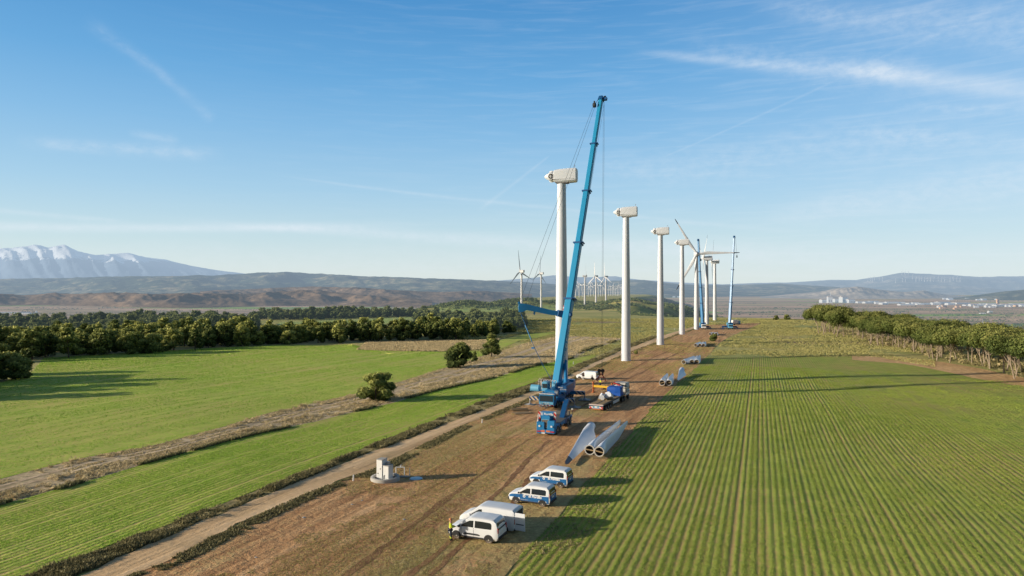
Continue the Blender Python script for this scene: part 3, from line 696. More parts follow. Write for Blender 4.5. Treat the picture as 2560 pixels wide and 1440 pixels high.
def setting():
    build_terrain()
    K = dict
    ribbon('crop_field', BIG_A, BIG_B, .05, 'field_left', 2.5, 4, .3, 'large bright green crop field on the left below the wood', 'field')
    ribbon('crop_field', STR_A, STR_B, .05, 'field_strip', 2, 2.5, .15, 'narrow green crop field between the scrub strip and the dirt track', 'field')
    ribbon('crop_field', RF_A, RF_B, .05, 'field_right', 2, 4, .3, 'green crop field in rows on the right of the parked vans', 'field')
    ribbon('crop_field', [(1215, 884), (1262, 868), (1300, 852), (1395, 833)], [(1206, 876), (1250, 850), (1300, 838), (1392, 829)], .06, 'field_left', 2, 3, .2, 'small green tongue of crop beside the two lone pines', 'field')
    ribbon('crop_field', [(1090, 779), (1200, 781), (1300, 779), (1420, 776)], [(1090, 767), (1200, 766), (1300, 764), (1420, 764)], .3, 'field_far', 6, 8, 0, 'far green field in front of the scrubby hill', 'field')
    ribbon('crop_field', [(690, 813), (800, 810), (940, 806)], [(700, 806), (800, 803), (940, 797)], .25, 'field_far', 6, 5, 0, 'pale green clearing between two belts of wood', 'field')
    ribbon('crop_field', [(940, 811), (980, 812), (1040, 806)], [(940, 796), (980, 795), (1035, 793)], .25, 'field_far', 6, 5, 0, 'pale grass clearing left of the tall wood', 'field')
    ribbon('scrub_strip', BIG_A[:-1] + [(1215, 888), (1300, 862), (1400, 838)], STR_A[:-1] + [(1440, 893), (1480, 870), (1560, 846)], .03, 'scrub', 2, 1.5, .2, 'strip of dry scrub with old wheel ruts between two green fields', 'scrub')
    SC_A = BIG_A[:-1] + [(1215, 888), (1300, 862), (1400, 838)]; SC_B = STR_A[:-1] + [(1440, 893), (1480, 870), (1560, 846)]
    a_, b_ = resample(pxl(SC_A), 90), resample(pxl(SC_B), 90)
    for t0, t1 in ((.26, .33), (.44, .51)): ribbon('wheel_rut', [tuple(p) for p in a_ * (1 - t0) + b_ * t0], [tuple(p) for p in a_ * (1 - t1) + b_ * t1], .055, 'rut', 1.5, .6, .15, 'pale wheel rut along the dry scrub strip, %s' % ('nearer the large field' if t0 < .3 else 'nearer the narrow field'), 'track', False)
    ribbon('brown_patch', [(893, 875), (1000, 878), (1110, 879), (1195, 874), (1235, 862)], [(915, 857), (1000, 852), (1100, 850), (1200, 851), (1250, 846)], .06, 'brown_scrub', 2, 3, .3, 'patch of grey brown scrub at the foot of the wood', 'scrub')
    ribbon('dirt_track', TRK_L, TRK_R, .06, 'track', 1.0, .8, .28, 'straight pale dirt track running along the row of towers', 'track')
    VL = STR_B[:-1] + [(1500, 890), (1560, 866), (1640, 838)]
    ribbon('verge', VL, TRK_L[:-2], .045, 'grass_edge', 1.5, 1, .3, 'weedy verge on the left of the dirt track', 'verge')
    ribbon('bare_ground', TRK_R, RF_A + [(1800, 856), (1850, 830), (1905, 806)], .04, 'soil', 1.5, 1.5, .12, 'bare brown working strip under the crane and vans', 'ground')
    for i, (pts, w_) in enumerate((([(800, 1480), (930, 1385), (1090, 1262), (1230, 1160), (1318, 1098)], .55), ([(960, 1480), (1085, 1385), (1200, 1270), (1300, 1165), (1368, 1100)], .55), ([(1020, 1480), (1140, 1370), (1260, 1275), (1330, 1180)], .5), ([(1395, 1020), (1500, 960), (1610, 905), (1700, 860)], .6), ([(1425, 1030), (1530, 968), (1640, 910), (1725, 864)], .6))):
        L_ = [Vector(p) for p in pxl(pts)]; R_ = [p + Vector((w_, -.1, 0)) for p in L_]
        ribbon('wheel_rut', [tuple(p) for p in L_], [tuple(p) for p in R_], .055, 'soil_rut', .8, .3, .16, ['leftmost dark wheel rut on the brown strip towards the blue carrier', 'right wheel rut leading up to the blue carrier', 'short wheel rut passing left of the parked vans', 'left wheel rut on the brown strip beyond the lorry', 'right wheel rut on the brown strip beyond the lorry'][i], 'track', False)
    ribbon('headland', [(2130, 900), (2250, 909), (2350, 927), (2560, 967), (2700, 1003), (2850, 1044)], [(2130, 889), (2250, 893), (2350, 905), (2560, 945), (2700, 980), (2850, 1020)], .06, 'orange_soil', 2, 1.5, .3, 'orange bare soil between the green field and the stone pines', 'ground')
    # hills
    ridge('mountain', [(-700, 660), (-400, 628), (-200, 608), (-60, 625), (0, 621), (40, 617), (85, 613), (120, 619), (160, 611), (195, 628), (240, 637), (290, 633), (322, 630), (365, 641), (430, 654), (480, 664), (520, 672), (600, 683), (700, 694), (760, 700)],
          26000, 9000, 9000, 'mountain', 360, 70, .22, .00022, 'snow capped blue mountain on the left horizon', .02, 1.0, 3, .036)
    ridge('hills', [(1100, 712), (1200, 704), (1290, 698), (1385, 688), (1450, 693), (1540, 691), (1600, 699), (1700, 706), (1850, 713)], 15000, 4000, 3000, 'farhills', 240, 40, .13, .0005, 'blue hills behind the distant wind farm', .02, 1.2, 5)
    ridge('hills', [(-700, 702), (-300, 700), (0, 697), (150, 695), (270, 691), (420, 690), (560, 687), (650, 682), (720, 679), (800, 684), (900, 690), (1000, 693), (1100, 697), (1200, 700), (1300, 704), (1400, 711), (1500, 718)],
          8500, 2600, 2500, 'midhills', 460, 60, .34, .0014, 'long dark wooded ridge across the left valley', .05, 1.2, 1, .021)
    ridge('hills', [(1350, 716), (1450, 708), (1560, 700), (1610, 700), (1680, 708), (1760, 713), (1850, 712), (1950, 709), (2100, 718)], 9500, 2800, 2500, 'midhills', 260, 50, .28, .0012, 'dark wooded ridge behind the row of towers', .04, 1.2, 9, .023)
    ridge('hills', [(1650, 718), (1850, 709), (1900, 707), (1980, 706), (2080, 699), (2140, 700), (2200, 691), (2255, 682), (2310, 684), (2400, 689), (2450, 692), (2560, 690), (2700, 687), (2950, 692), (3200, 700)],
          13500, 5500, 4000, 'farhills', 420, 60, .26, .0007, 'blue hill with a distant wind farm on the right horizon', .03, 1.3, 2, .025)
    ridge('hills', [(1900, 742), (1980, 735), (2050, 729), (2090, 721), (2120, 718), (2142, 716), (2200, 724), (2260, 730), (2310, 726), (2350, 734), (2420, 742)], 6600, 700, 700, 'rockhills', 220, 40, .3, .0022, 'low rocky hills behind the white town', .03, 1.0, 4, .06)
    ridge('hills', [(2330, 750), (2420, 741), (2480, 732), (2560, 724), (2700, 716), (2900, 712)], 5800, 700, 900, 'midhills', 160, 36, .2, .002, 'dark scrub slope at the right edge behind the town', .02, 1.0, 6, .05)
    ridge('badlands', [(-500, 742), (-200, 738), (0, 735), (60, 738), (140, 732), (152, 735), (300, 733), (400, 736), (450, 733), (600, 735), (700, 729), (800, 726), (900, 737), (1000, 744), (1080, 752)], 3900, 500, 900, 'badlands', 460, 60, .62, .0036, 'eroded brown badland cliffs in the left valley', .05, .9, 7, .027)
    ridge('badlands', [(500, 728), (640, 722), (760, 716), (900, 719), (1000, 726), (1100, 730), (1200, 727), (1330, 735)], 5200, 700, 1200, 'badlands', 320, 50, .5, .0026, 'low brown badland hills behind the cliffs', .05, .9, 8, .024)
# ------------------------------------------------------------------ wind turbines
def rotY(a): return Matrix.Rotation(a, 4, 'Y')
AX_X = Matrix.Rotation(PI / 2, 4, 'Y')          # lathe axis z -> +x
def blade_mb(L, root_r, chord, n=16, tip_from=None, twist0=.35, bend=0.0, f0=0.0, f1=1.0):
    """blade along +z, chord along +-x"""
    st = [0, .03, .07, .12, .18, .24, .34, .46, .58, .70, .80, .86, .92, .97, 1.0]
    st = [s for s in st if f0 <= s <= f1]; rings = []
    for s in st:
        if s < .05: c, th, off = root_r * 2, root_r * 2, 0
        else:
            k = min(1, (s - .05) / .17); k = k * k * (3 - 2 * k)
            taper = 1 - .80 * max(0, (s - .22) / .78) ** .95
            c = root_r * 2 * (1 - k) + chord * taper * k; th = root_r * 2 * (1 - k) + chord * taper * .2 * k; off = k * c * .2
            if s > .97: c *= .6
        tw = twist0 * (1 - s) ** 2
        ring = []
        for j in range(n):
            a = 2 * PI * j / n; x = math.cos(a); y = math.sin(a)
            k2 = min(1, max(0, (s - .05) / .17))
            ys = y * th / 2 * (1 - k2 * .45 * (x + 1) / 2 * (x > -1))
            px, py = x * c / 2 + off, ys
            ring.append((px * math.cos(tw) - py * math.sin(tw), px * math.sin(tw) + py * math.cos(tw) + bend * s * s, s * L))
        rings.append(ring)
    return rings
def nacelle_parts(root, H, mat='nacelle', detail=True):
    # nose along -x; back along +x
    def sec(x, w, zb, zt, c=.32):
        return [(x, -w + c, zb), (x, w - c, zb), (x, w, zb + c), (x, w, zt - c * 1.4), (x, w - c * 1.2, zt), (x, -w + c * 1.2, zt), (x, -w, zt - c * 1.4), (x, -w, zb + c)]
    mb = MB(); mb.loft([sec(-1.70, .95, .42, 2.4), sec(-1.5, 1.15, .15, 2.72), (sec(-.4, 1.22, 0, 2.86)), sec(2.0, 1.28, .02, 2.98), sec(3.22, 1.25, .1, 3.0), sec(3.4, 1.08, .32, 2.85)])
    n = mb.build('nacelle', mat, root, 35); n.location = (0, 0, H)
    if detail:
        m2 = MB(); m2.box((.5, 0, .62), (5.0, 2.62, .04)); m2.build('seam', 'hub_grey', n)
        m2 = MB(); m2.tube((2.8, .4, 2.9), (2.8, .4, 3.9), .035); m2.tube((2.6, .4, 3.65), (3.0, .4, 3.65), .03); m2.build('wind_mast', 'hub_grey', n)
        m2 = MB(); m2.box((.2, 0, -.08), (2.7, 2.1, .16)); m2.build('yaw_ring', 'hub_grey', n)
    return n
def hub_parts(root, H, open_holes, ph=0.0):
    M = Matrix.Translation((-1.75, 0, 1.42)) @ Matrix.Rotation(-PI / 2, 4, 'Y')   # z -> -x
    hb = MB(); hb.lathe([(.62, -.2), (.92, -.05), (1.06, .15), (1.06, .6), (.98, .9), (.80, 1.05)], 24, M)
    h = hb.build('hub', 'nacelle', root, 35); h.location = (0, 0, H)
    nb = MB(); nb.lathe([(.80, 1.04), (.74, 1.2), (.52, 1.6), (.28, 1.92), (.10, 2.06)], 20, M); nb.build('nose_cone', 'nacelle', h, 35)
    dirs = []
    for k in range(3):
        a = ph + k * 2 * PI / 3; d = Vector((0, math.sin(a), math.cos(a))); c = Vector((-1.75 - .42, 0, 1.42)); dirs.append((c, d))
        r = MB()
        if open_holes:
            R = d.to_track_quat('Z', 'Y').to_matrix().to_4x4(); T = Matrix.Translation(c) @ R
            r.lathe([(.60, .80), (.64, .92), (.64, 1.10), (.55, 1.10), (.53, .95)], 20, T, 0, False)
            r.lathe([(.01, 1.02), (.54, 1.02)], 20, T, 1, False)  # dark disc stands in for the shade inside the open socket
            r.box(c + d * 1.04, (.12, .12, .95), R.to_3x3() @ Matrix.Rotation(PI / 2, 3, 'X'), 2)
            r.build('blade_socket', ['nacelle', 'hub_dark', 'hub_grey'], h, 40)
    return h, dirs
def tower_part(root, H, mat='tower', rb=1.42, rt=.93, n=40):
    mb = MB(); mb.lathe([(rb + .10, -.5), (rb + .10, .12), (rb, .14), (rb * .985, 1.0), (rb * .8 + rt * .2, H * .3), (rb * .36 + rt * .64, H * .7), (rt, H - .2), (rt, H)], n)
    t = mb.build('tower', mat, root, 30)
    return t
def stripped_turbine(loc, H, yaw, label, group):
    t = thing('wind_turbine', label, 'wind turbine', loc, 0, group)
    tw = tower_part(t, H)
    d = MB(); d.box((-1.40, -.15, 1.3), (.10, .8, 1.9)); d.build('door', 'tower', tw)
    n = nacelle_parts(t, H); n.rotation_euler = (0, 0, yaw)
    h, _ = hub_parts(t, H, True, 4.62); h.rotation_euler = (0, 0, yaw)
    for f in (.36, .70):
        r = MB(); rr = 1.42 * (1 - f) + .93 * f + .012; r.lathe([(rr, H * f), (rr + .01, H * f + .03), (rr + .01, H * f + .12), (rr, H * f + .15)], 40, None, 0, False); r.build('flange', 'tower', tw)
    return t
def rotor_turbine(loc, H, yaw, ph, label, group, mat='tower', far=False, detail=True, L=23.5, mesh=None):
    t = thing('wind_turbine', label, 'wind turbine', loc, yaw, group)
    tower_part(t, H, mat, n=24 if not far else 10)
    nacelle_parts(t, H, mat, detail and not far)
    h, dirs = hub_parts(t, H, False, ph)
    h.data.materials[0] = MT[mat]; h.children[0].data.materials[0] = MT[mat]
    for c, d in dirs:
        b = MB(); b.loft(blade_mb(L, .6, 1.9, 10, twist0=.25, f1=.86)); tp = MB(); tp.loft(blade_mb(L, .6, 1.9, 8, twist0=.25, f0=.86))
        o = b.build('blade', mat, t, 50); R = d.to_track_quat('Z', 'Y').to_matrix()
        z = d; y = Vector((-1, 0, 0)); x = y.cross(z); R = Matrix((x, y, z)).transposed()
        o.rotation_euler = R.to_euler(); o.location = c + Vector((0, 0, H)) + d * .4
        tp.build('blade_tip', mat if far else 'blade_tip', o, 50)
    return t
def turbines():
    H = 43.6
    base = [(1404, 963, 147.5), (1565, 902, 207.5), (1651, 862, 272), (1705, 836, 337)]
    lab = ['tall white tower without blades right behind the big blue crane', 'white tower without blades, second in the row from the camera',
           'white tower without blades, third in the row beside the track', 'white tower without blades standing left of the three bladed turbine']
    G = 'white towers stripped of their blades'
    tops = [457, 542, 587, 613]
    for (u, v, Y), L, vt in zip(base, lab, tops):
        p = at(u, v)
        h = (at_depth(u, vt, p.y).z - p.z)
        stripped_turbine(p, h, math.radians(-14), L, G)
    p = at(1741, 824); h = at_depth(1741, 641, p.y).z - p.z
    rotor_turbine(p, h, math.radians(80), .54, 'bladed white turbine with its rotor facing the camera beside a far blue crane', None)
    p = at(1767, 811); h = at_depth(1767, 651, p.y).z - p.z
    rotor_turbine(p, h, math.radians(-8), PI + .15, 'bladed turbine seen edge on, between the two far blue cranes', None)
    p = at(1787, 801); h = at_depth(1787, 659, p.y).z - p.z
    rotor_turbine(p, h, math.radians(-22), PI - .35, 'farthest bladed turbine of the row, short of the right far crane', None)
    # distant wind farm on the ridge
    near = [(1304, 781, 679, -.15, -38, 'leftmost distant turbine on the ridge, above the end of the blue jib'), (1353, 769, 684, .1, -30, 'second distant turbine from the left on the ridge'), (1431, 769, 690, 1.4, 0, 'distant turbine just right of the blue boom, its top behind the boom'),
            (1462, 765, 691, .6, 170, 'distant turbine whose three blades make a dark V on top'), (1490, 762, 691, .05, 30, 'distant turbine with one blade pointing straight up, between two others'), (1515, 760, 692, .1, 20, 'distant turbine left of the second tower, rotor turned to the left')]
    for u, v, vt, ph, yaw, L in near:
        d = F * 45.2 / ((v - vt)); x = (u - 1280) / F * d
        z = float(g(x, d)); zt = ZC + (HOR - vt) / F * d
        rotor_turbine((x, d, z), zt - z - 1.2, math.radians(yaw), ph, L, 'large distant turbines on the ridge', 'tower_far', True)
    far = [(1439, 744, 711), (1448, 745, 713), (1456, 744, 714), (1471, 742, 714), (1477, 741, 714), (1484, 742, 714), (1496, 742, 714), (1502, 742, 715), (1507, 741, 715), (1513, 741, 715), (1522, 740, 715), (1527, 740, 716), (1531, 740, 716), (1535, 739.5, 716),
           (1539.5, 739.5, 716), (1543.6, 739.5, 716.5), (1547.4, 739.5, 717), (1551, 736, 718.5), (1555, 736, 719)]
    proto = None
    rr = random.Random(5)
    for u, v, vt in far:
        d = F * 44.6 / (v - vt); x = (u - 1280) / F * d; z = float(g(x, d)); zt = ZC + (HOR - vt) / F * d
        yaw = math.radians(rr.uniform(-20, 60)); L = 'small distant white turbine in the dense row beyond the ridge'; Gn = 'dense row of small distant turbines'
        if proto is None:
            proto = [rotor_turbine((x, d, z), 43.5, yaw, a, L, Gn, 'tower_far', True) for a in (0.1, .55, 1.0, 1.5)]
            for q in proto[1:]: q.location = (0, -300, -500)
            used = [proto[0]]
        else:
            k = len(used) % 4
            if k < 4 and len(used) < 4: q = proto[len(used)]; q.location = (x, d, z); q.rotation_euler = (0, 0, yaw); used.append(q)
            else: q = copytree(proto[rr.randrange(4)], (x, d, z), yaw); used.append(q)
        used[-1].scale = (1, 1, (zt - z) / 45.0)
    # wind farm on the far right hill: one small mesh each
    pts = [(2170, 700), (2176, 698), (2181, 701), (2186, 697), (2198, 700), (2206, 699), (2239, 703), (2255, 683), (2262, 684), (2271, 684), (2256, 701), (2264, 700), (2281, 695), (2290, 701), (2298, 699), (2304, 698), (2311, 700), (2318, 701), (2326, 700), (2334, 700), (2345, 700), (2354, 700), (2361, 701), (2375, 701), (2383, 699), (2392, 700), (2400, 701)]
    mb = MB(); mb.tube((0, 0, 0), (0, 0, 62), 2.0, 1.4, 6); mb.box((0, 0, 63), (5, 9, 4))
    for k in range(3):
        a = k * 2 * PI / 3 + .3; mb.tube((0, -5, 63), (math.sin(a) * 32, -5, 63 + math.cos(a) * 32), 1.5, .5, 4)
    o0 = mb.build('wind_turbine', 'tower_far', None)
    for i, (u, v) in enumerate(pts):
        o = o0 if i == 0 else o0.copy()
        if i: COL.objects.link(o)
        d = 11600.0; p = at_depth(u, v, d); o.location = (p.x, p.y, p.z - 30)
        FARHILL.append(o)
        tag(o, 'tiny white turbine on the blue hill at the right horizon', 'wind turbine', 'tiny turbines on the far right hill')
FARHILL = []
def seat_on_hill():
    """stand the far turbines on the hill surface in their own line of sight"""
    dg = bpy.context.evaluated_depsgraph_get()
    hills = [o for o in COL.objects if o.name.startswith('hills')]
    from mathutils.bvhtree import BVHTree
    trees = [BVHTree.FromObject(h, dg) for h in hills]
    for o in FARHILL:
        d = (Vector(o.location) + Vector((0, 0, 0)) - Vector((0, 0, ZC))).normalized(); best = None
        for k in range(8):
            for t in trees:
                hit = t.ray_cast(Vector((0, 0, ZC)), d - Vector((0, 0, .0008 * k)))
                if hit[0] is not None and hit[3] > 7000 and (best is None or hit[3] < best[1]): best = (hit[0], hit[3])
            if best: break
        if best:
            o.location = best[0] - Vector((0, 0, 2)); s = best[1] / 11600 * .9; o.scale = (s, s, s)
# ------------------------------------------------------------------ rotor blades lying on the ground
def ground_blade(p_root, p_tip, roll, label, group, flip=1, zl=.0):
    p0, p1 = Vector(p_root), Vector(p_tip)
    L = (p1 - p0).length; L = max(L, 14)
    z = (p1 - p0).normalized(); up = Vector((0, 0, 1)); side = z.cross(up).normalized()
    x = (Matrix.Rotation(roll, 3, z) @ side) * flip; y = z.cross(x)
    R = Matrix((x, y, z)).transposed()
    t = thing('rotor_blade', label, 'rotor blade', p0); t.rotation_euler = R.to_euler()
    if group: t['group'] = group
    rr = .60
    b = MB(); b.loft(blade_mb(L, rr, 2.05, 20, twist0=.3, f1=.86), 0, False)
    b.build('shell', 'blade', t, 50)
    tp = MB(); tp.loft(blade_mb(L, rr, 2.05, 16, twist0=.3, f0=.86)); tp.build('blade_tip', 'blade_tip' if zl else 'blade', t, 50)
    r = MB(); r.lathe([(rr - .10, .05), (rr - .10, -.04), (rr + .02, -.04), (rr + .02, .10)], 24, None, 0, False); r.build('root_ring', 'concrete', t, 40)
    d = MB(); d.lathe([(.01, .55), (rr - .06, .55)], 24, None, 0, False); d.lathe([(rr - .10, .0), (rr - .08, .55)], 24, None, 0, False); d.build('root_interior', 'hub_dark', t)  # dark wall and disc painted as the shade inside the hollow root
    br = MB(); br.box((0, 0, .02), (.13, rr * 1.75, .08), Matrix.Rotation(.5, 3, 'Z')); br.build('brace', 'wood', t)
    return t
def blades():
    def gz(u, v, h): p = at(u, v); return p + Vector((0, 0, h))
    B = [  # root px (ground under it), tip px, heights, roll
        ((1478, 1083), (1413, 1168), 1.0, .45, 2.45, 1, 'white rotor blade lying apart with its tip towards the camera', 1),
        ((1474, 1141), (1541, 1077), .78, 1.05, 1.2, 1, 'middle rotor blade of the nearest three, open round root facing the camera', 0),
        ((1498, 1146), (1558, 1082), .80, 1.1, 1.25, 1, 'right hand rotor blade of the nearest three, open root facing the camera', 0),
        ((1655, 966), (1672, 938), .78, .9, .75, 1, 'left blade of the second heap beside the green rows', 0),
        ((1672, 966), (1684, 939), .78, .9, .75, 1, 'middle blade of the second heap beside the green rows', 0),
        ((1705, 937), (1689, 966), 1.3, .6, 2.4, 1, 'right blade of the second heap, root pointing away', 0),
        ((1709, 912), (1736, 897), .78, .9, .75, 1, 'left blade of the third heap near the field corner', 0), ((1730, 911), (1745, 895), .78, .9, .75, 1, 'middle blade of the third heap near the field corner', 0), ((1742, 911), (1752, 893), .78, 1.1, .8, 1, 'right blade of the third heap near the field corner', 0),
        ((1739, 868), (1757, 857), .78, .9, .75, 1, 'left blade of the fourth heap beyond the green field', 0), ((1750, 868), (1763, 857), .78, .9, .75, 1, 'middle blade of the fourth heap beyond the green field', 0), ((1759, 868), (1767, 856), .78, 1.0, .8, 1, 'right blade of the fourth heap beyond the green field', 0),
        ((1775, 839), (1786, 832), .78, .9, .75, 1, 'left blade of the farthest heap below the far cranes', 0), ((1783, 839), (1792, 831), .78, .9, .75, 1, 'middle blade of the farthest heap below the far cranes', 0), ((1791, 839), (1796, 831), .78, .9, .75, 1, 'right blade of the farthest heap below the far cranes', 0)]
    for r, t_, h0, h1, roll, fl, L, z in B:
        p0 = gz(*r, h0); p1 = gz(*t_, h1); d = p1 - p0
        if not z: p1 = p0 + Vector((d.x, d.y, 0))* (18.5 / max(.1, Vector((d.x, d.y, 0)).length)); p1.z = float(g(p1.x, p1.y)) + h1
        ground_blade(p0, p1, roll, L, 'dismantled rotor blades laid out on the ground', fl, z)
    # timber under the roots
    for i, (u, v) in enumerate([(1476, 1144), (1500, 1149), (1655, 969), (1673, 969), (1736, 914)]):
        p = at(u, v - 1); m = MB(); m.box((0, 0, .09), (1.7, .3, .18)); o = m.build('timber_beam', 'wood', None); o.location = p
        tag(o, ['timber beam under the middle blade of the nearest heap', 'timber beam under the right blade of the nearest heap', 'timber beam under the left blade of the second heap', 'timber beam under the middle blade of the second heap', 'timber beam under the third heap of blades'][i], 'timber beam', 'timber beams under blade roots')

# ------------------------------------------------------------------ lettering
def text_part(txt, size, M, mat, parent, depth=.012, shear=0.0, bold=.0, name='lettering'):
    cu = bpy.data.curves.new('t', 'FONT'); cu.body = txt; cu.size = size; cu.extrude = depth; cu.shear = shear; cu.offset = bold; cu.align_x = 'CENTER'; cu.align_y = 'CENTER'
    cu.resolution_u = 3
    ob = bpy.data.objects.new('t', cu); COL.objects.link(ob); dg = bpy.context.evaluated_depsgraph_get(); dg.update()
    me = bpy.data.meshes.new_from_object(ob.evaluated_get(dg)); bpy.data.objects.remove(ob)
    me.transform(M); me.materials.clear(); me.materials.append(MT[mat]); me.name = name
    o = bpy.data.objects.new(name, me); COL.objects.link(o); o.parent = parent
    return o
def frameM(o, x, y):
    x = Vector(x).normalized(); z = x.cross(Vector(y)).normalized(); y = z.cross(x)
    M = Matrix((x, y, z)).transposed().to_4x4(); M.translation = Vector(o); return M

# ------------------------------------------------------------------ telescopic boom
def boom(root, p0, p1, widths, fr, mat, up=Vector((0, 0, 1)), collars=True, name='boom'):
    """telescopic sections from p0 to p1 (root-local); octagonal box sections"""
    d = (p1 - p0).normalized(); L = (p1 - p0).length
    side = d.cross(up).normalized(); back = side.cross(d)
    top = None
    for i in range(len(fr) - 1):
        a, b = p0 + d * L * fr[i], p0 + d * L * fr[i + 1]; w = widths[i]; h = w * 1.12
        if i: a = a - d * .4
        ch = w * .30
        def sec(c): return [c + side * x + back * y for x, y in ((-w / 2, -h / 2 + ch), (-w / 2 + ch, -h / 2), (w / 2 - ch, -h / 2), (w / 2, -h / 2 + ch), (w / 2, h / 2 - ch * .4), (w / 2 - ch * .4, h / 2), (-w / 2 + ch * .4, h / 2), (-w / 2, h / 2 - ch * .4))]
        mb = MB(); mb.loft([sec(a), sec(b)]); s = mb.build(name + '_section', mat, root, 20)
        if collars and i < len(fr) - 2:
            cm = MB()
            R = Matrix((side, back, d)).transposed()
            cm.box(b - d * .2, (w * 1.16, h * 1.14, .38), R, 0, (1, 1), .05)
            for sx in (-1, 1): cm.tube(b + side * sx * w * .75 - back * h * .3, b + side * sx * w * .75 + back * h * .3, .16, .16, 10); cm.box(b + side * sx * w * .62, (w * .3, .14, .14), R)
            cm.build('collar', 'blue_dark', s, 30)
        top = s
    return d, side, back, top
def rope(root, pts, r, name='rope', mat='cable', n=5):
    mb = MB(); mb.path(pts, r, n); return mb.build(name, mat, root, 80)
def wheel(root, c, R, w, axis=(1, 0, 0), tyre='tyre', rim='rim', dual=False):
    ax = Vector(axis).normalized(); M = Matrix.Translation(c) @ ax.to_track_quat('Z', 'Y').to_matrix().to_4x4()
    t = MB(); t.lathe([(R * .6, -w / 2), (R * .93, -w / 2), (R, -w * .36), (R, w * .36), (R * .93, w / 2), (R * .6, w / 2)], 22, M); o = t.build('wheel', tyre, root, 35)
    r = MB(); r.lathe([(R * .62, w * .40), (R * .60, w * .53), (R * .52, w * .47), (R * .30, w * .36), (R * .26, w * .5), (R * .12, w * .55), (.001, w * .55)], 18, M); r.build('rim', rim, o, 30)
    return o

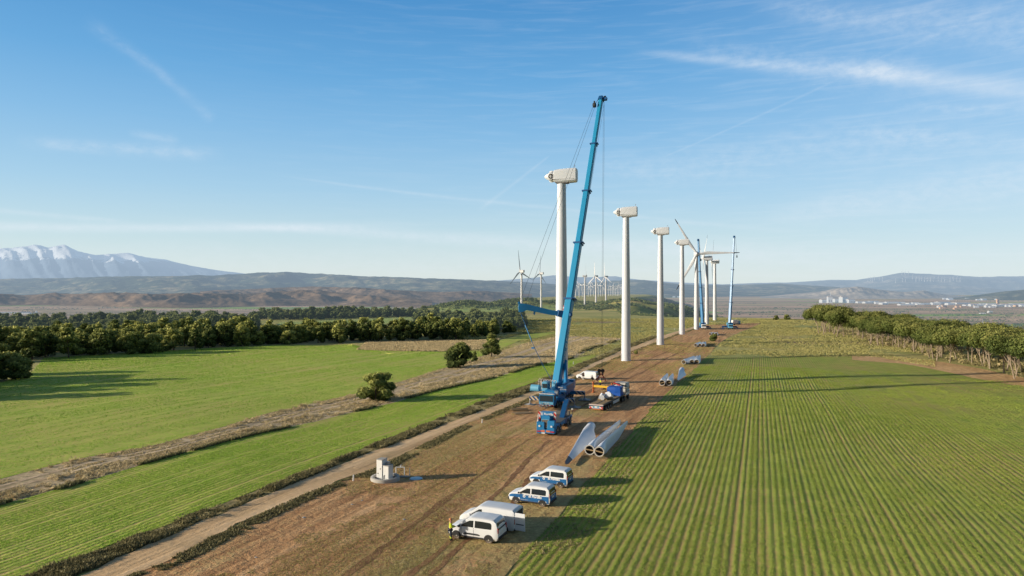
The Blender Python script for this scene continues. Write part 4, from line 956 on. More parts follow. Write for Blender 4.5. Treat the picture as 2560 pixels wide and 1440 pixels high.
def main_crane():
    C = onground(8.4, 124.6); az = math.radians(18)
    t = thing('mobile_crane', 'tall blue mobile crane with raised telescopic boom and side jib on the brown strip', 'crane', C, -az)
    inv = (Matrix.Translation(C) @ Matrix.Rotation(-az, 4, 'Z')).inverted()
    W = lambda p: inv @ Vector(p)
    P = lambda u, v, Y: W(at_depth(u, v, Y))
    # --- carrier (camera end is -y)
    ca = MB(); ca.box((0, .4, 1.35), (2.7, 14.4, .7), bev=.06); ca.box((0, .6, .95), (1.3, 14, .5)); ca.box((0, 3.8, 1.85), (2.6, 7.0, .4), bev=.05); ca.box((-.9, -3.6, 1.95), (.8, 3.4, .6), bev=.05); ca.box((.95, -3.2, 2.0), (.7, 3.6, .7), bev=.05)
    car = ca.build('carrier', 'blue', t, 30)
    dk = MB(); dk.box((0, -2, 1.72), (1.5, 6.5, .08)); dk.build('deck', 'plate', car)
    for i, y in enumerate((-5.9, -4.3, -2.6, 1.2, 2.8, 4.4, 6.0)):
        for s in (-1, 1): wheel(t, (s * 1.18, y, .72), .72, .5, (s, 0, 0))
    # driver cab, full width, windscreen towards the camera
    cb = MB(); cb.loft([[(-1.3, -8.2, z), (1.3, -8.2, z), (1.3, -6.4, z), (-1.3, -6.4, z)] for z in (.75, 1.45)] + [[(-1.28, -8.05, 2.65), (1.28, -8.05, 2.65), (1.28, -6.4, 2.65), (-1.28, -6.4, 2.65)], [(-1.15, -7.8, 2.82), (1.15, -7.8, 2.82), (1.15, -6.5, 2.82), (-1.15, -6.5, 2.82)]])
    cab = cb.build('driver_cab', 'blue', t, 25)
    w_ = MB(); w_.quad((-1.17, -8.235, 1.52), (1.17, -8.235, 1.52), (1.14, -8.10, 2.52), (-1.14, -8.10, 2.52)); w_.build('windscreen', 'glass', cab)
    w_ = MB(); w_.box((1.305, -7.3, 2.05), (.02, 1.1, .8)); w_.box((-1.305, -7.3, 2.05), (.02, 1.1, .8)); w_.build('side_window', 'glass', cab)
    w_ = MB(); w_.box((0, -8.24, 1.25), (2.5, .06, .38)); w_.build('front_panel', 'blue_pale', cab)
    text_part('GRUAS', .34, frameM((0, -8.285, 1.25), (1, 0, 0), (0, 0, 1)), 'white_clean', cab)
    w_ = MB(); w_.box((0, -8.23, .86), (2.62, .1, .24)); w_.build('bumper', 'chevron', cab)
    w_ = MB(); w_.box((0, -8.0, 2.80), (2.6, .5, .08)); w_.build('sun_visor', 'white_clean', cab)
    w_ = MB()
    for s in (-1, 1): w_.box((s * 1.5, -8.2, 2.15), (.1, .12, .55)); w_.tube((s * 1.28, -8.1, 2.4), (s * 1.5, -8.2, 2.4), .025)
    w_.build('mirror', 'dark', cab)
    # --- outriggers: beam, jack, foot plate
    for y in (-4.3, 4.2):
        for s in (-1, 1):
            b = MB(); b.box((s * 2.6, y, 1.35), (2.9, .62, .62), bev=.03); o = b.build('outrigger', 'blue', t)
            q = MB(); q.box((s * 3.25, y - .325, 1.35), (1.7, .03, .66)); q.box((s * 4.06, y, 1.35), (.03, .66, .66)); q.build('hazard_board', 'chevron_dark', o)
            j = MB(); j.tube((s * 4.05, y, 1.5), (s * 4.05, y, .35), .13, .13, 12); j.tube((s * 4.05, y, .38), (s * 4.05, y, .2), .3, .42, 12); j.build('jack', 'steel', o)
            f = MB(); f.box((s * 4.05, y, .10), (2.1, 1.7, .16), bev=.03); f.build('foot_plate', 'concrete', o)
    # --- superstructure
    su = MB(); su.lathe([(1.2, 1.95), (1.25, 2.0), (1.25, 2.2), (1.1, 2.25)], 24, Matrix.Translation((0, .6, 0))); su.box((0, .9, 2.5), (2.6, 6.4, .55), bev=.05)
    su.box((1.15, 1.4, 3.1), (.35, 4.6, 1.1), bev=.04); su.box((-.15, 1.4, 3.1), (.35, 4.6, 1.1), bev=.04)
    sup = su.build('superstructure', 'blue', t, 30)
    bx = MB(); bx.box((1.65, .2, 2.75), (1.15, 5.6, 1.5), bev=.05); eb = bx.build('engine_housing', 'blue_dark', sup)
    text_part('GRUAS', .3, frameM((1.1, -2.63, 3.2), (1, 0, 0), (0, 0, 1)), 'white_clean', eb)
    text_part('El Portillo', .30, frameM((1.62, -2.63, 2.85), (1, 0, 0), (0, 0, 1)), 'white_clean', eb)
    cw = MB(); cw.box((.2, 4.9, 2.9), (3.6, 1.5, 1.6), bev=.05); cw.build('counterweight', 'blue', sup)
    oc = MB(); oc.box((-1.55, -2.6, 3.35), (1.15, 2.0, 1.7), None, 0, (.92, .85), .08); op = oc.build('operator_cab', 'blue_pale', t)
    gl = MB(); gl.box((-1.55, -3.57, 3.5), (.9, .05, .75), Matrix.Rotation(-.1, 3, 'X')); gl.box((-2.12, -2.6, 3.5), (.03, 1.3, .7)); gl.box((-.97, -2.7, 3.5), (.03, 1.2, .7)); gl.build('cab_window', 'glass', op)
    wn = MB(); wn.tube((-4.6, -1.4, 2.75), (-3.0, -1.7, 2.75), .62, .62, 18); wn.box((-3.3, -1.2, 2.3), (3.2, .5, .25)); wn.build('winch_drum', 'blue_pale', sup, 40)
    fb = MB(); fb.box((-.1, -4.6, 2.55), (1.9, 1.6, .9), bev=.06); fbo = fb.build('front_locker', 'blue', t); text_part('GRUAS', .26, frameM((-.1, -5.42, 2.6), (1, 0, 0), (0, 0, 1)), 'white_clean', fbo)
    for k in range(5): wheelx = MB()
    ds = MB(); ds.tube((.75, -5.2, 2.6), (1.35, -5.2, 2.6), .42, .42, 16); ds.build('hydraulic_drum', 'steel', t, 40)
    # white guard rail loops on the deck
    for k in range(7):
        x = -3.55 + .55 * k; y = -.3 - .25 * k; r = MB(); r.path([(x, y, 3.0), (x, y, 4.1), (x + .12, y, 4.3), (x + .34, y, 4.3), (x + .42, y, 4.1), (x + .42, y, 3.5 if k % 2 else 3.0)], .05, 6)
        if k % 2 == 0: r.tube((x, y, 3.7), (x + .42, y, 3.7), .04)
        r.build('guard_rail', 'pink_rail', sup, 60)
    # --- boom
    p0 = P(1392, 962, 127.0); p1 = P(1502.5, 250, 147.0)
    d, side, back, top = boom(t, p0, p1, [1.46, 1.30, 1.16, 1.02, .88], [0, .272, .462, .648, .826, 1], 'blue_boom', Vector((0, 0, 1)))
    L = (p1 - p0).length
    face = side if (t.matrix_world.to_3x3() @ side).y < 0 else -side
    # lettering runs up the face turned to the right of the camera
    f_under = -back
    rightface = side if (Matrix.Rotation(-az, 3, 'Z') @ side).x > 0 else -side
    for txt, s, sz in (('GRUAS', .085, .75), ('El Portillo', .155, 1.30), ('s.a.', .212, .5)):
        text_part(txt, sz, frameM(p0 + d * L * s + rightface * .745 , d, d.cross(rightface) * -1), 'white_clean', t, .01, 0, .012)
    text_part('El Portillo', .85, frameM(p0 + d * L * .40 + rightface * .665, d, d.cross(rightface) * -1), 'white_clean', t, .01, 0, .01)
    # foot of the boom and lift cylinder
    ft = MB(); ft.box(p0 - d * .6 - back * .1, (1.5, 1.5, 2.0), Matrix((side, back, d)).transposed(), 0, (1, 1), .1); ft.tube(p0 - d * 1.3 - side * .9, p0 - d * 1.3 + side * .9, .3, .3, 14); ft.build('boom_foot', 'blue_pale', t, 30)
    c0 = P(1415.5, 966, 125.5); c1 = P(1412.5, 905, 128.6); c2 = P(1409, 870, 130.2)
    cy = MB(); cy.tube(c0, c1, .34, .34, 16); cy.tube(c1, c1 + (c2 - c1) * .1, .42, .42, 16); lc = cy.build('lift_cylinder', 'blue', t, 40)
    cy = MB(); cy.tube(c1, c2, .2, .2, 12); cy.build('piston_rod', 'steel', lc, 40)
    # boom head with sheaves
    Rm = Matrix((side, back, d)).transposed()
    hd = MB(); hd.box(p1 + d * .3, (1.05, 1.3, 1.0), Rm, 0, (.8, .8), .05); hd.box(p1 + d * .1 + rightface * .9, (.9, .5, .6), Rm); hdo = hd.build('boom_head', 'blue_dark', t)
    for s in (-.3, 0, .3):
        q = MB(); q.lathe([(.2, -.06), (.42, -.08), (.38, 0), (.42, .08), (.2, .06)], 16, Matrix.Translation(p1 + d * .6 + rightface * (.75 + s * .3) - back * .2) @ side.to_track_quat('Z', 'Y').to_matrix().to_4x4()); q.build('sheave', 'dark', hdo, 40)
    # --- side jib (guying frame) swung out to the left
    a0 = P(1404, 785, 132.0); a1 = P(1297, 763, 131.0)
    dj = (a1 - a0).normalized(); uj = Vector((0, 0, 1)); sj = dj.cross(uj).normalized(); uj = sj.cross(dj); Rj = Matrix((sj, uj, dj)).transposed(); Lj = (a1 - a0).length
    j = MB()
    def js(c, w, h0, h1): return [c + sj * x + uj * y for x, y in ((-w, h0), (w, h0), (w, h1), (-w, h1))]
    j.loft([js(a0 + dj * 0, .45, -.55, .35), js(a0 + dj * 1.2, .42, -.5, .4), js(a0 + dj * 2.0, .40, -.6, .35), js(a0 + dj * Lj * .80, .34, -.60, .52), js(a0 + dj * Lj * .9, .34, -1.15, .50), js(a0 + dj * Lj * .965, .3, -1.25, .42), js(a1, .28, -.5, .5)])
    j.box(a0 + dj * Lj * .62 - uj * .85, (.3, .75, .35), Rj, 0, (.6, .6)); j.tube(a1 + uj * .45 - sj * .25, a1 + uj * .45 + sj * .25, .25, .25, 12)
    jib = j.build('guying_jib', 'blue', t, 30)
    k = MB(); k.box(a0 + dj * .1, (1.5, 1.3, 1.5), Rj, 0, (1, 1), .08); k.tube(a0 - dj * .9 - uj * .2 - sj * .8, a0 - dj * .9 - uj * .2 + sj * .8, .55, .55, 14); k.build('jib_pivot', 'blue_dark', jib, 40)
    q = MB(); q.box(P(1411, 770, 131.6), (.5, .12, 1.0), Rm); q.build('hazard_board', 'chevron', jib)
    st = MB(); st.box(P(1423, 787, 131), (.9, .7, .8), Rm, 0, (1, 1), .08); st.tube(P(1427, 790, 130.6), P(1427, 783, 130.6), .34, .34, 12); st.build('jib_winch', 'blue_dark', t, 40)
    # --- ropes
    bl0 = P(1486, 263, 146.4); pb = MB(); pb.lathe([(.15, -.3), (.5, -.25), (.52, .25), (.15, .3)], 14, Matrix.Translation(bl0) @ side.to_track_quat('Z', 'Y').to_matrix().to_4x4()); pb.box(bl0 + Vector((0, 0, .5)), (.3, .3, .8)); pb.build('pulley_block', 'dark', t, 40)
    rope(t, [p1 + d * .8 - rightface * .4, bl0], .05, 'guy_rope')
    tipj = a1 + uj * .5
    rope(t, [bl0 - side * .2, tipj], .028, 'guy_rope'); rope(t, [bl0 + side * .25, tipj + dj * -1.2], .028, 'guy_rope')
    dn = P(1378, 948, 127.2); hk = a0 + dj * Lj * .93 - uj * 1.25
    mid1 = hk.lerp(dn, .5) - Vector((0, 0, .9)); rope(t, [hk, hk.lerp(dn, .25) - Vector((0, 0, .6)), mid1, hk.lerp(dn, .75) - Vector((0, 0, .7)), dn], .06, 'winch_rope', 'blue_dark')
    q = MB(); q.path([hk.lerp(dn, .16) - Vector((0, 0, .45)), hk.lerp(dn, .38) - Vector((0, 0, .85))], [.13, .09], 6); q.box(hk.lerp(dn, .47) - Vector((.35, 0, .9)), (.5, .3, .3)); q.build('rope_guide', 'blue', t)
    rope(t, [P(1510, 262, 146.5), P(1425, 790, 131)], .02, 'hoist_rope')
    for dx, du in ((0, 1508.5), (.0, 1511)): rope(t, [P(du, 255, 147), P(1503 + (du - 1508), 925, 150.5)], .022, 'hoist_rope')
    # hook block and red clamp hanging near the ground
    hb = MB()
    for s in (-.42, .35): hb.lathe([(.12, -.1), (.42, -.12), (.42, .12), (.12, .1)], 14, Matrix.Translation(P(1503, 927, 150.5) + Vector((s, 0, 0))) @ Matrix.Rotation(PI / 2, 4, 'X')); hb.box(P(1503, 931, 150.5) + Vector((s, 0, 0)), (.3, .35, 1.1), None, 0, (.6, .8))
    hk_ = hb.build('hook_block', 'dark', t, 40)
    cl = MB(); c_ = P(1503, 943, 150.5)
    for s in (-1, 1): cl.tube(c_ + Vector((0, 0, .8)), c_ + Vector((s * 1.0, s * .2, -.55)), .10, .07, 6); cl.tube(c_ + Vector((s * 1.0, s * .2, -.55)), c_ + Vector((s * .75, s * .2, -.9)), .08, .08, 6)
    cl.box(c_ + Vector((0, 0, -.1)), (1.2, .25, .14)); cl.build('lifting_clamp', 'red', hk_)
    # striped hook block parked on the front of the crane
    hb = MB(); c_ = P(1415, 1013, 117.5); hb.box(c_, (.55, .4, 1.1), None, 0, (.8, .8), .1); hb.tube(c_ + Vector((0, .25, .3)), c_ + Vector((0, -.25, .3)), .42, .42, 14); ho = hb.build('spare_hook', 'pink_rail', t, 40)
    hb = MB(); hb.path([c_ + Vector((0, 0, -.5)), c_ + Vector((0, 0, -.8)), c_ + Vector((.22, 0, -1.0)), c_ + Vector((.3, 0, -.8))], .08, 6); hb.build('hook', 'orange', ho)
    rope(t, [c_ + Vector((0, 0, .6)), c_ + Vector((-.5, 1.0, 2.2))], .03, 'sling')
    # hoses and fittings between the crane and the carrier in front of it
    rr = random.Random(3); hz = MB()
    for k in range(22):
        a = Vector((rr.uniform(-1.0, .7), -8.4 - rr.uniform(0, .9), rr.uniform(.5, 1.2))); b = a + Vector((rr.uniform(-.5, .5), rr.uniform(-1.2, -.2), rr.uniform(-.3, .35))); hz.path([a, a.lerp(b, .5) + Vector((0, 0, .2)), b], rr.uniform(.03, .07), 5)
    hz.build('hose_bundle', 'steel', t)

def engine_carrier():
    a = at(1363, 1092); az = math.radians(19)
    fwd = Vector((math.sin(az), math.cos(az), 0)); c = a + fwd * 5.0
    t = thing('engine_carrier', 'blue four axle carrier with radiator grille and tail lights, nearest the camera at the crane', 'carrier', onground(c.x, c.y), -az)
    b = MB(); b.box((0, .3, 1.15), (2.55, 9.6, .5), bev=.05); b.box((0, .2, .8), (1.2, 9, .4)); ch = b.build('chassis', 'blue', t)
    p = MB(); p.box((.2, 1.2, 1.44), (2.1, 6.6, .08)); p.build('deck', 'plate', ch)
    b = MB(); b.box((-.72, -4.35, 1.2), (1.1, 1.0, 1.6), None, 0, (1, 1), .06); b.box((.72, -4.3, 1.3), (1.05, .9, 1.8), None, 0, (1, .85), .06); b.box((-.05, -4.0, 1.9), (1.3, 1.2, 1.9), None, 0, (.95, .9), .08); b.box((0, -3.4, 2.55), (2.0, 1.1, 1.3), None, 0, (1, .8), .06)
    e = b.build('engine_cover', 'blue', t, 30)
    q = MB(); q.box((-.12, -4.62, 1.75), (.95, .06, 1.05)); q.build('grille', 'plate', e)
    q = MB(); q.box((-.12, -4.625, 1.75), (1.08, .03, 1.18)); q.build('grille_frame', 'blue_pale', e)
    q = MB(); q.box((0, -4.1, 2.85), (1.75, .06, .75)); sg = q.build('sign_board', 'blue', e)
    text_part('El Portillo', .46, frameM((0, -4.145, 2.95), (1, 0, 0), (0, 0, 1)), 'white_clean', sg, .012, .15, .01); text_part('GRUAS', .2, frameM((-.1, -4.145, 2.62), (1, 0, 0), (0, 0, 1)), 'white_clean', sg)
    for s in (-1, 1):
        q = MB(); q.box((s * 1.1, -4.05, 2.6), (.34, .06, 1.35)); q.build('hazard_board', 'chevron', e)
        q = MB(); q.box((s * .95, -4.885, .72), (.5, .04, .18)); q.build('tail_light', 'light_red', t)
        q = MB(); q.box((s * .38, -4.885, .78), (.55, .04, .22)); q.build('reflector', 'orange', t)
        q = MB(); q.tube((s * .85, -4.86, 1.45), (s * .85, -4.95, 1.45), .14, .14, 12); q.build('lamp', 'light_clear', t)
        q = MB(); q.box((s * 1.24, 1.4, 1.1), (.1, 1.2, .7), bev=.03); q.build('side_locker', 'blue_dark', t)
        for y in (-3.2, -1.7, 1.6 + .9, 4.0): wheel(t, (s * 1.05, y, .68), .68, .48, (s, 0, 0))
    q = MB(); q.box((0, -4.84, .75), (2.5, .08, .5), bev=.03); q.build('bumper', 'blue', t)
    q = MB(); q.box((-.3, -4.9, .5), (.5, .03, .16)); q.build('number_plate', 'white_clean', t)
    q = MB(); q.box((-1.2, -4.3, 2.0), (.35, .5, .7), None, 0, (.4, .6), .05); q.tube((-1.2, -4.3, 2.3), (-1.2, -4.3, 2.9), .07); q.build('exhaust', 'pink_rail', t)
    q = MB(); q.loft([[(x, 1.6 + y, 1.5), (x + .7, 1.6 + y, 1.5), (x + .7, 2.9 + y, 1.5), (x, 2.9 + y, 1.5)] if z == 0 else [(x, 1.9 + y + z, 1.5 + z), (x + .7, 1.9 + y + z, 1.5 + z), (x + .7, 2.9 + y + z, 1.5 + z), (x, 2.9 + y + z, 1.5 + z)] for x, y, z in ((.2, 0, 0), (.2, 0, 1.6), (.2, .3, 2.1))]); q.build('gooseneck', 'blue_dark', t)
    q = MB(); q.box((0, 4.6, 1.7), (2.0, .6, .5)); q.build('drawbar_box', 'plate', t)

def far_crane(base, tip, label, cabmat, rz):
    t = thing('mobile_crane', label, 'crane', base, rz)
    inv = (Matrix.Translation(base) @ Matrix.Rotation(rz, 4, 'Z')).inverted()
    b = MB(); b.box((0, .5, 1.3), (2.8, 12, .8), bev=.05); car = b.build('carrier', 'blue', t)
    b = MB(); b.box((0, -5.6, 1.9), (2.7, 2.2, 2.2), None, 0, (.95, .8), .1); cab = b.build('driver_cab', cabmat, t)
    b = MB(); b.box((0, -6.66, 2.2), (2.3, .06, .8), Matrix.Rotation(-.1, 3, 'X')); b.box((-1.36, -5.7, 2.2), (.04, 1.2, .7)); b.build('windscreen', 'glass', cab)
    b = MB(); b.box((.4, 1.4, 2.6), (2.6, 5.6, 1.5), bev=.08); b.box((.5, 4.2, 2.8), (3.2, 1.4, 1.6), bev=.06); b.build('superstructure', 'blue_dark', t)
    b = MB(); b.box((-1.5, -1.2, 3.0), (1.2, 1.8, 1.7), None, 0, (.9, .8), .08); b.build('operator_cab', 'blue_pale', t)
    for s in (-1, 1):
        for y in (-4.0, -2.4, .8, 2.4, 4.0, 5.6): wheel(t, (s * 1.15, y, .7), .7, .5, (s, 0, 0))
        for y in (-3.2, 5.0):
            b = MB(); b.box((s * 2.8, y, 1.2), (3.2, .5, .5)); b.tube((s * 4.2, y, 1.2), (s * 4.2, y, .2), .14); b.box((s * 4.2, y, .1), (1.6, 1.4, .16)); b.build('outrigger', 'blue_dark', t)
    p1 = inv @ tip; p0 = Vector((0, 2.2, 3.4)); d, side, back, top = boom(t, p0, p1, [1.5, 1.3, 1.15, 1.0, .85], [0, .24, .43, .62, .81, 1], 'blue', Vector((0, 0, 1)))
    b = MB(); b.box(p1, (1.2, 1.2, 1.3), None, 0, (1, 1), .1); b.build('boom_head', 'blue_dark', t)
    c = p1 + Vector((1.6, 0, 0)); b = MB(); b.box(c - Vector((0, 0, 12)), (.7, .5, 1.5), None, 0, (.7, .7), .1); b.build('hook_block', 'dark', t); rope(t, [p1 + Vector((.7, 0, 0)), c - Vector((0, 0, 11.4))], .05, 'hoist_rope')
    return t
# ------------------------------------------------------------------ vans
VAN = {
 'mpv':  dict(L=4.40, w=.92, belt=1.08, top=[(0, .86), (.05, 1.25), (.20, 1.70), (.42, 1.84), (1.3, 1.87), (2.35, 1.85), (2.62, 1.76), (3.45, 1.16), (3.62, 1.10), (4.15, .96), (4.34, .80), (4.40, .62)], ws=(2.66, 3.42), wb=(.78, 3.57), R=.335),
 'long': dict(L=5.10, w=.98, belt=1.15, top=[(0, 1.0), (.02, 1.5), (.08, 1.82), (.22, 1.93), (1.5, 1.96), (3.1, 1.94), (3.38, 1.84), (4.15, 1.28), (4.35, 1.20), (4.85, 1.04), (5.04, .86), (5.10, .62)], ws=(3.42, 4.12), wb=(.95, 4.15), R=.345),
 'small': dict(L=4.25, w=.90, belt=1.05, top=[(0, .86), (.04, 1.25), (.14, 1.66), (.34, 1.80), (1.3, 1.84), (2.2, 1.82), (2.48, 1.72), (3.25, 1.14), (3.45, 1.08), (4.0, .95), (4.18, .80), (4.25, .6)], ws=(2.52, 3.22), wb=(.72, 3.40), R=.32),
}
def make_van(spec, label, loc, rz, body='white', band=None, windows=(), text=None, group=None, hub='rim', open_rear=False, panel_van=False, dark_hood=False, steps=True):
    S = VAN[spec]; L, w, belt = S['L'], S['w'], S['belt']; zb = .26
    zr = max(z for _, z in S['top']); X0 = -L / 2
    def hw(z, x=None):
        k = 0 if z < belt else (z - belt) / (zr - belt)
        h = w * (1 - .13 * k ** 1.2)
        if z < .5: h = w * (.965 + .07 * (z - .26) / .48 * .5)
        if x is not None:
            e = min(x, L - x); c = .22 if x < L / 2 else .62
            if e < c: h *= 1 - (.05 if x < L / 2 else .17) * (1 - e / c) ** 2
        return h
    xs = sorted(set([p[0] for p in S['top']] + [L * i / 22 for i in range(1, 22)]))
    tz = lambda x: float(np.interp(x, [p[0] for p in S['top']], [p[1] for p in S['top']]))
    t = thing('van', label, 'van', loc, rz, group)
    rings = []
    for x in xs:
        zt = tz(x); zz = zb + (.10 if x < .1 or x > L - .1 else 0)
        zs = [zz, .5 if zt > .55 else zz + .1, min(.85, zt - .09), min(belt, zt - .07), min((belt + zt) / 2, zt - .06) if zt > belt else zt - .06, zt - .05]
        rt = []
        for i, z in enumerate(zs): rt.append((hw(z, x) - (.06 if i == 0 else 0), z))
        h = hw(zt, x); rt += [(h - .06, zt - .005), (h - .2, zt + .012), (h * .4, zt + .025)]
        rings.append([(X0 + x, y, z) for y, z in rt] + [(X0 + x, -y, z) for y, z in reversed(rt)])
    mb = MB(); mb.loft(rings); bo = mb.build('body', body, t, 28)
    def side_poly(name, pts, mat, s, off=.006, parent=None, sub=6):
        q = MB()
        # pts (x, z0, z1) columns from rear to front: strip following the body side
        dense = []
        for (a, b) in zip(pts[:-1], pts[1:]):
            for i in range(sub): f = i / sub; dense.append([a[k] + (b[k] - a[k]) * f for k in range(3)])
        dense.append(list(pts[-1]))
        R = []
        for x, z0, z1 in dense: R.append([(X0 + x, s * (hw(z0 + (z1 - z0) * j / 4, x) + off), z0 + (z1 - z0) * j / 4) for j in range(5)])
        if s < 0: R = R[::-1]
        q.loft(R, 0, False, False)
        return q.build(name, mat, parent or bo, 50)
    for s in (-1, 1):
        for pts in windows: side_poly('side_window', pts, 'glass', s)
        if band:
            z0, z1 = band; side_poly('side_band', [(.10, z0, z1 + .03), (S['wb'][0] - .42, z0, z1 + .03), (S['wb'][0] - .38, z0 + .1, z1 + .03), (S['wb'][0] + .38, z0 + .1, z1), (S['wb'][0] + .42, z0, z1), (S['wb'][1] - .45, z0, z1 - .02), (S['wb'][1] - .40, z0 + .28, z1 - .03), (S['wb'][1] + .40, z0 + .28, z1 - .08), (L - .14, z0 + .2, z1 - .20)], 'van_blue', s, .004)
        for xw in S['wb']:
            q = MB(); arc = []; R = S['R'] + .075
            for j in range(13):
                a = PI * j / 12; arc.append((X0 + xw + R * math.cos(a), s * (hw(.6, xw) + .004), max(.2, S['R'] + R * math.sin(a) - .02)))
            arc.append((X0 + xw - R, s * (hw(.4, xw) + .004), .24)); arc.insert(0, (X0 + xw + R, s * (hw(.4, xw) + .004), .24))
            q.add(arc if s > 0 else arc[::-1], [tuple(range(len(arc)))]); q.build('wheel_arch', 'dark', bo)
            wheel(t, (X0 + xw, s * (hw(.4, xw) - .085), S['R'] - .01), S['R'], .205, (0, s, 0), 'tyre', hub)
        q = MB(); q.box((X0 + S['ws'][1] - .15, s * (w + .13), belt + .06), (.12, .2, .17), None, 0, (.8, .8), .03); q.build('wing_mirror', 'dark' if spec != 'long' else body, t)
        q = MB(); q.box((X0 + .035, s * (w - .10), 1.08 if spec != 'long' else 1.05), (.10, .13, .42), None, 0, (1, .8), .02); q.build('tail_light', 'light_red', bo)
        q = MB(); q.box((X0 + L - .2, s * (w - .22), .80), (.26, .26, .15), None, 0, (.7, .9), .03); q.build('headlight', 'light_clear', bo)
        side_poly('sill', [(S['wb'][0] + .45, .28, .40), (S['wb'][1] - .45, .28, .40)], 'dark', s, .006)
        for xh in (S['wb'][0] + 1.2, S['wb'][1] - 1.0):
            q = MB(); q.box((X0 + xh, s * (hw(.98, xh) + .015), .98), (.18, .03, .04)); q.build('handle', body, bo)
        for xs_ in (S['ws'][0] - .62 + .02, S['wb'][1] - .42): side_poly('door_seam', [(xs_, .42, belt + .02), (xs_ + .022, .42, belt + .02)], 'dark', s, .0095, None, 1)
        if steps and not band: side_poly('side_trim', [(S['wb'][0] + .75, .52, .60), (S['wb'][0] + .95, .52, .66), (S['wb'][1] - .75, .52, .66), (S['wb'][1] - .6, .52, .58)], 'dark', s, .008)
    a, b = S['ws']
    q = MB(); za, zb_ = tz(a) - .02, tz(b) + .0
    q.quad((X0 + b + .02, -hw(zb_) * .90, zb_ + .035), (X0 + b + .02, hw(zb_) * .90, zb_ + .035), (X0 + a + .02, hw(za) * .90, za + .035), (X0 + a + .02, -hw(za) * .90, za + .035)); q.build('windscreen', 'glass', bo)
    q = MB(); q.box((X0 + L - .04, 0, .47), (.14, w * 1.75, .3), None, 0, (1, 1), .04); q.box((X0 + L - .01, 0, .74), (.06, w * .9, .10)); q.build('front_bumper', 'dark', bo)
    q = MB(); q.box((X0 + .02, 0, .44), (.16, w * 1.86, .26), None, 0, (1, 1), .04); q.build('rear_bumper', 'dark', bo)
    zr_ = zr - .1
    if open_rear:
        q = MB(); q.box((X0 - .002, 0, 1.13), (.03, w * 1.6, 1.15)); q.build('load_shade_panel', 'hub_dark', bo)  # flat dark panel painted in for the shaded inside of the van
        for s in (1, -1):
            q = MB(); hx = X0 - .02; ang = 1.62 if s > 0 else 4.45
            Rm = Matrix.Rotation(-s * (ang), 3, 'Z'); dd = Rm @ Vector((0, -s, 0))
            c = Vector((hx, s * (w - .06), 1.12)) + dd * w * .48
            q.box(c, (.05, w * .94, 1.40), Rm, 0, (1, .96), .02); dr = q.build('rear_door', body, bo)
            q = MB(); q.box(c + Rm @ Vector((-.03, 0, -.20)), (.02, w * .7, .07), Rm); q.box(c + Rm @ Vector((.03, 0, -.12)), (.02, w * .7, .07), Rm); q.build('door_trim', 'dark', dr)
    else:
        def back(z): # rear face x at height z
            return float(np.interp(z, [p[1] for p in S['top'][:4]], [p[0] for p in S['top'][:4]]))
        q = MB(); z0, z1 = belt + .03, zr - .22
        q.quad((X0 + back(z0) - .02, hw(z0) * .86, z0), (X0 + back(z0) - .02, -hw(z0) * .86, z0), (X0 + back(z1) - .02, -hw(z1) * .84, z1), (X0 + back(z1) - .02, hw(z1) * .84, z1)); q.build('rear_window', 'glass', bo)
        q = MB(); q.box((X0 - .01, 0, .84), (.02, .5, .13)); q.build('number_plate', 'white_clean', bo)
        if band:
            q = MB(); q.box((X0 - .003, 0, .80), (.02, w * 1.62, .46)); q.build('rear_band', 'van_blue', bo); text_part('El Portillo', .2, frameM((X0 - .018, 0, .95), (0, -1, 0), (0, 0, 1)), 'white_clean', bo)
    if text:
        for s in (-1, 1):
            xm = X0 + S['wb'][0] + .75; z = .86
            Mx = frameM((xm - .02, s * (w + .009), z), (-s, 0, 0), (0, 0, 1))
            text_part('El Portillo', .33, Mx, 'white_clean', bo, .003, .18, .014)
            text_part('GRUAS', .15, frameM((xm + .9, s * (w + .009), z + .1), (-s, 0, 0), (0, 0, 1)), 'white_clean', bo, .003, 0, .006)
            text_part('www.elportillo.es', .10, frameM((X0 + S['wb'][1] - .85, s * (w + .009), .5), (-s, 0, 0), (0, 0, 1)), 'white_clean', bo, .003)
            q = MB(); q.lathe([(.06, 0), (.13, 0)], 18, Matrix.Translation((X0 + S['wb'][1] - .85, s * (w + .010), .80)) @ Matrix.Rotation(-s * PI / 2, 4, 'X'), 0, False); q.build('emblem', 'white_clean', bo)
    return t
def van_place(rear, front, spec):
    """contact points of the near wheels in the photo"""
    a, b = at(*rear), at(*front); S = VAN[spec]; d = (b - a); d.z = 0; d.normalize(); hd = math.radians(155.5) * .7 + math.atan2(d.y, d.x) * .3; d = Vector((math.cos(hd), math.sin(hd), 0)); n = Vector((-d.y, d.x, 0))
    if n.y < 0: n = -n
    xr, xf = S['wb']; mid = (a + b) / 2 + n * (S['w'] - .08); c = mid + d * (S['L'] / 2 - (xr + xf) / 2)
    return onground(c.x, c.y, .02), math.atan2(d.y, d.x)
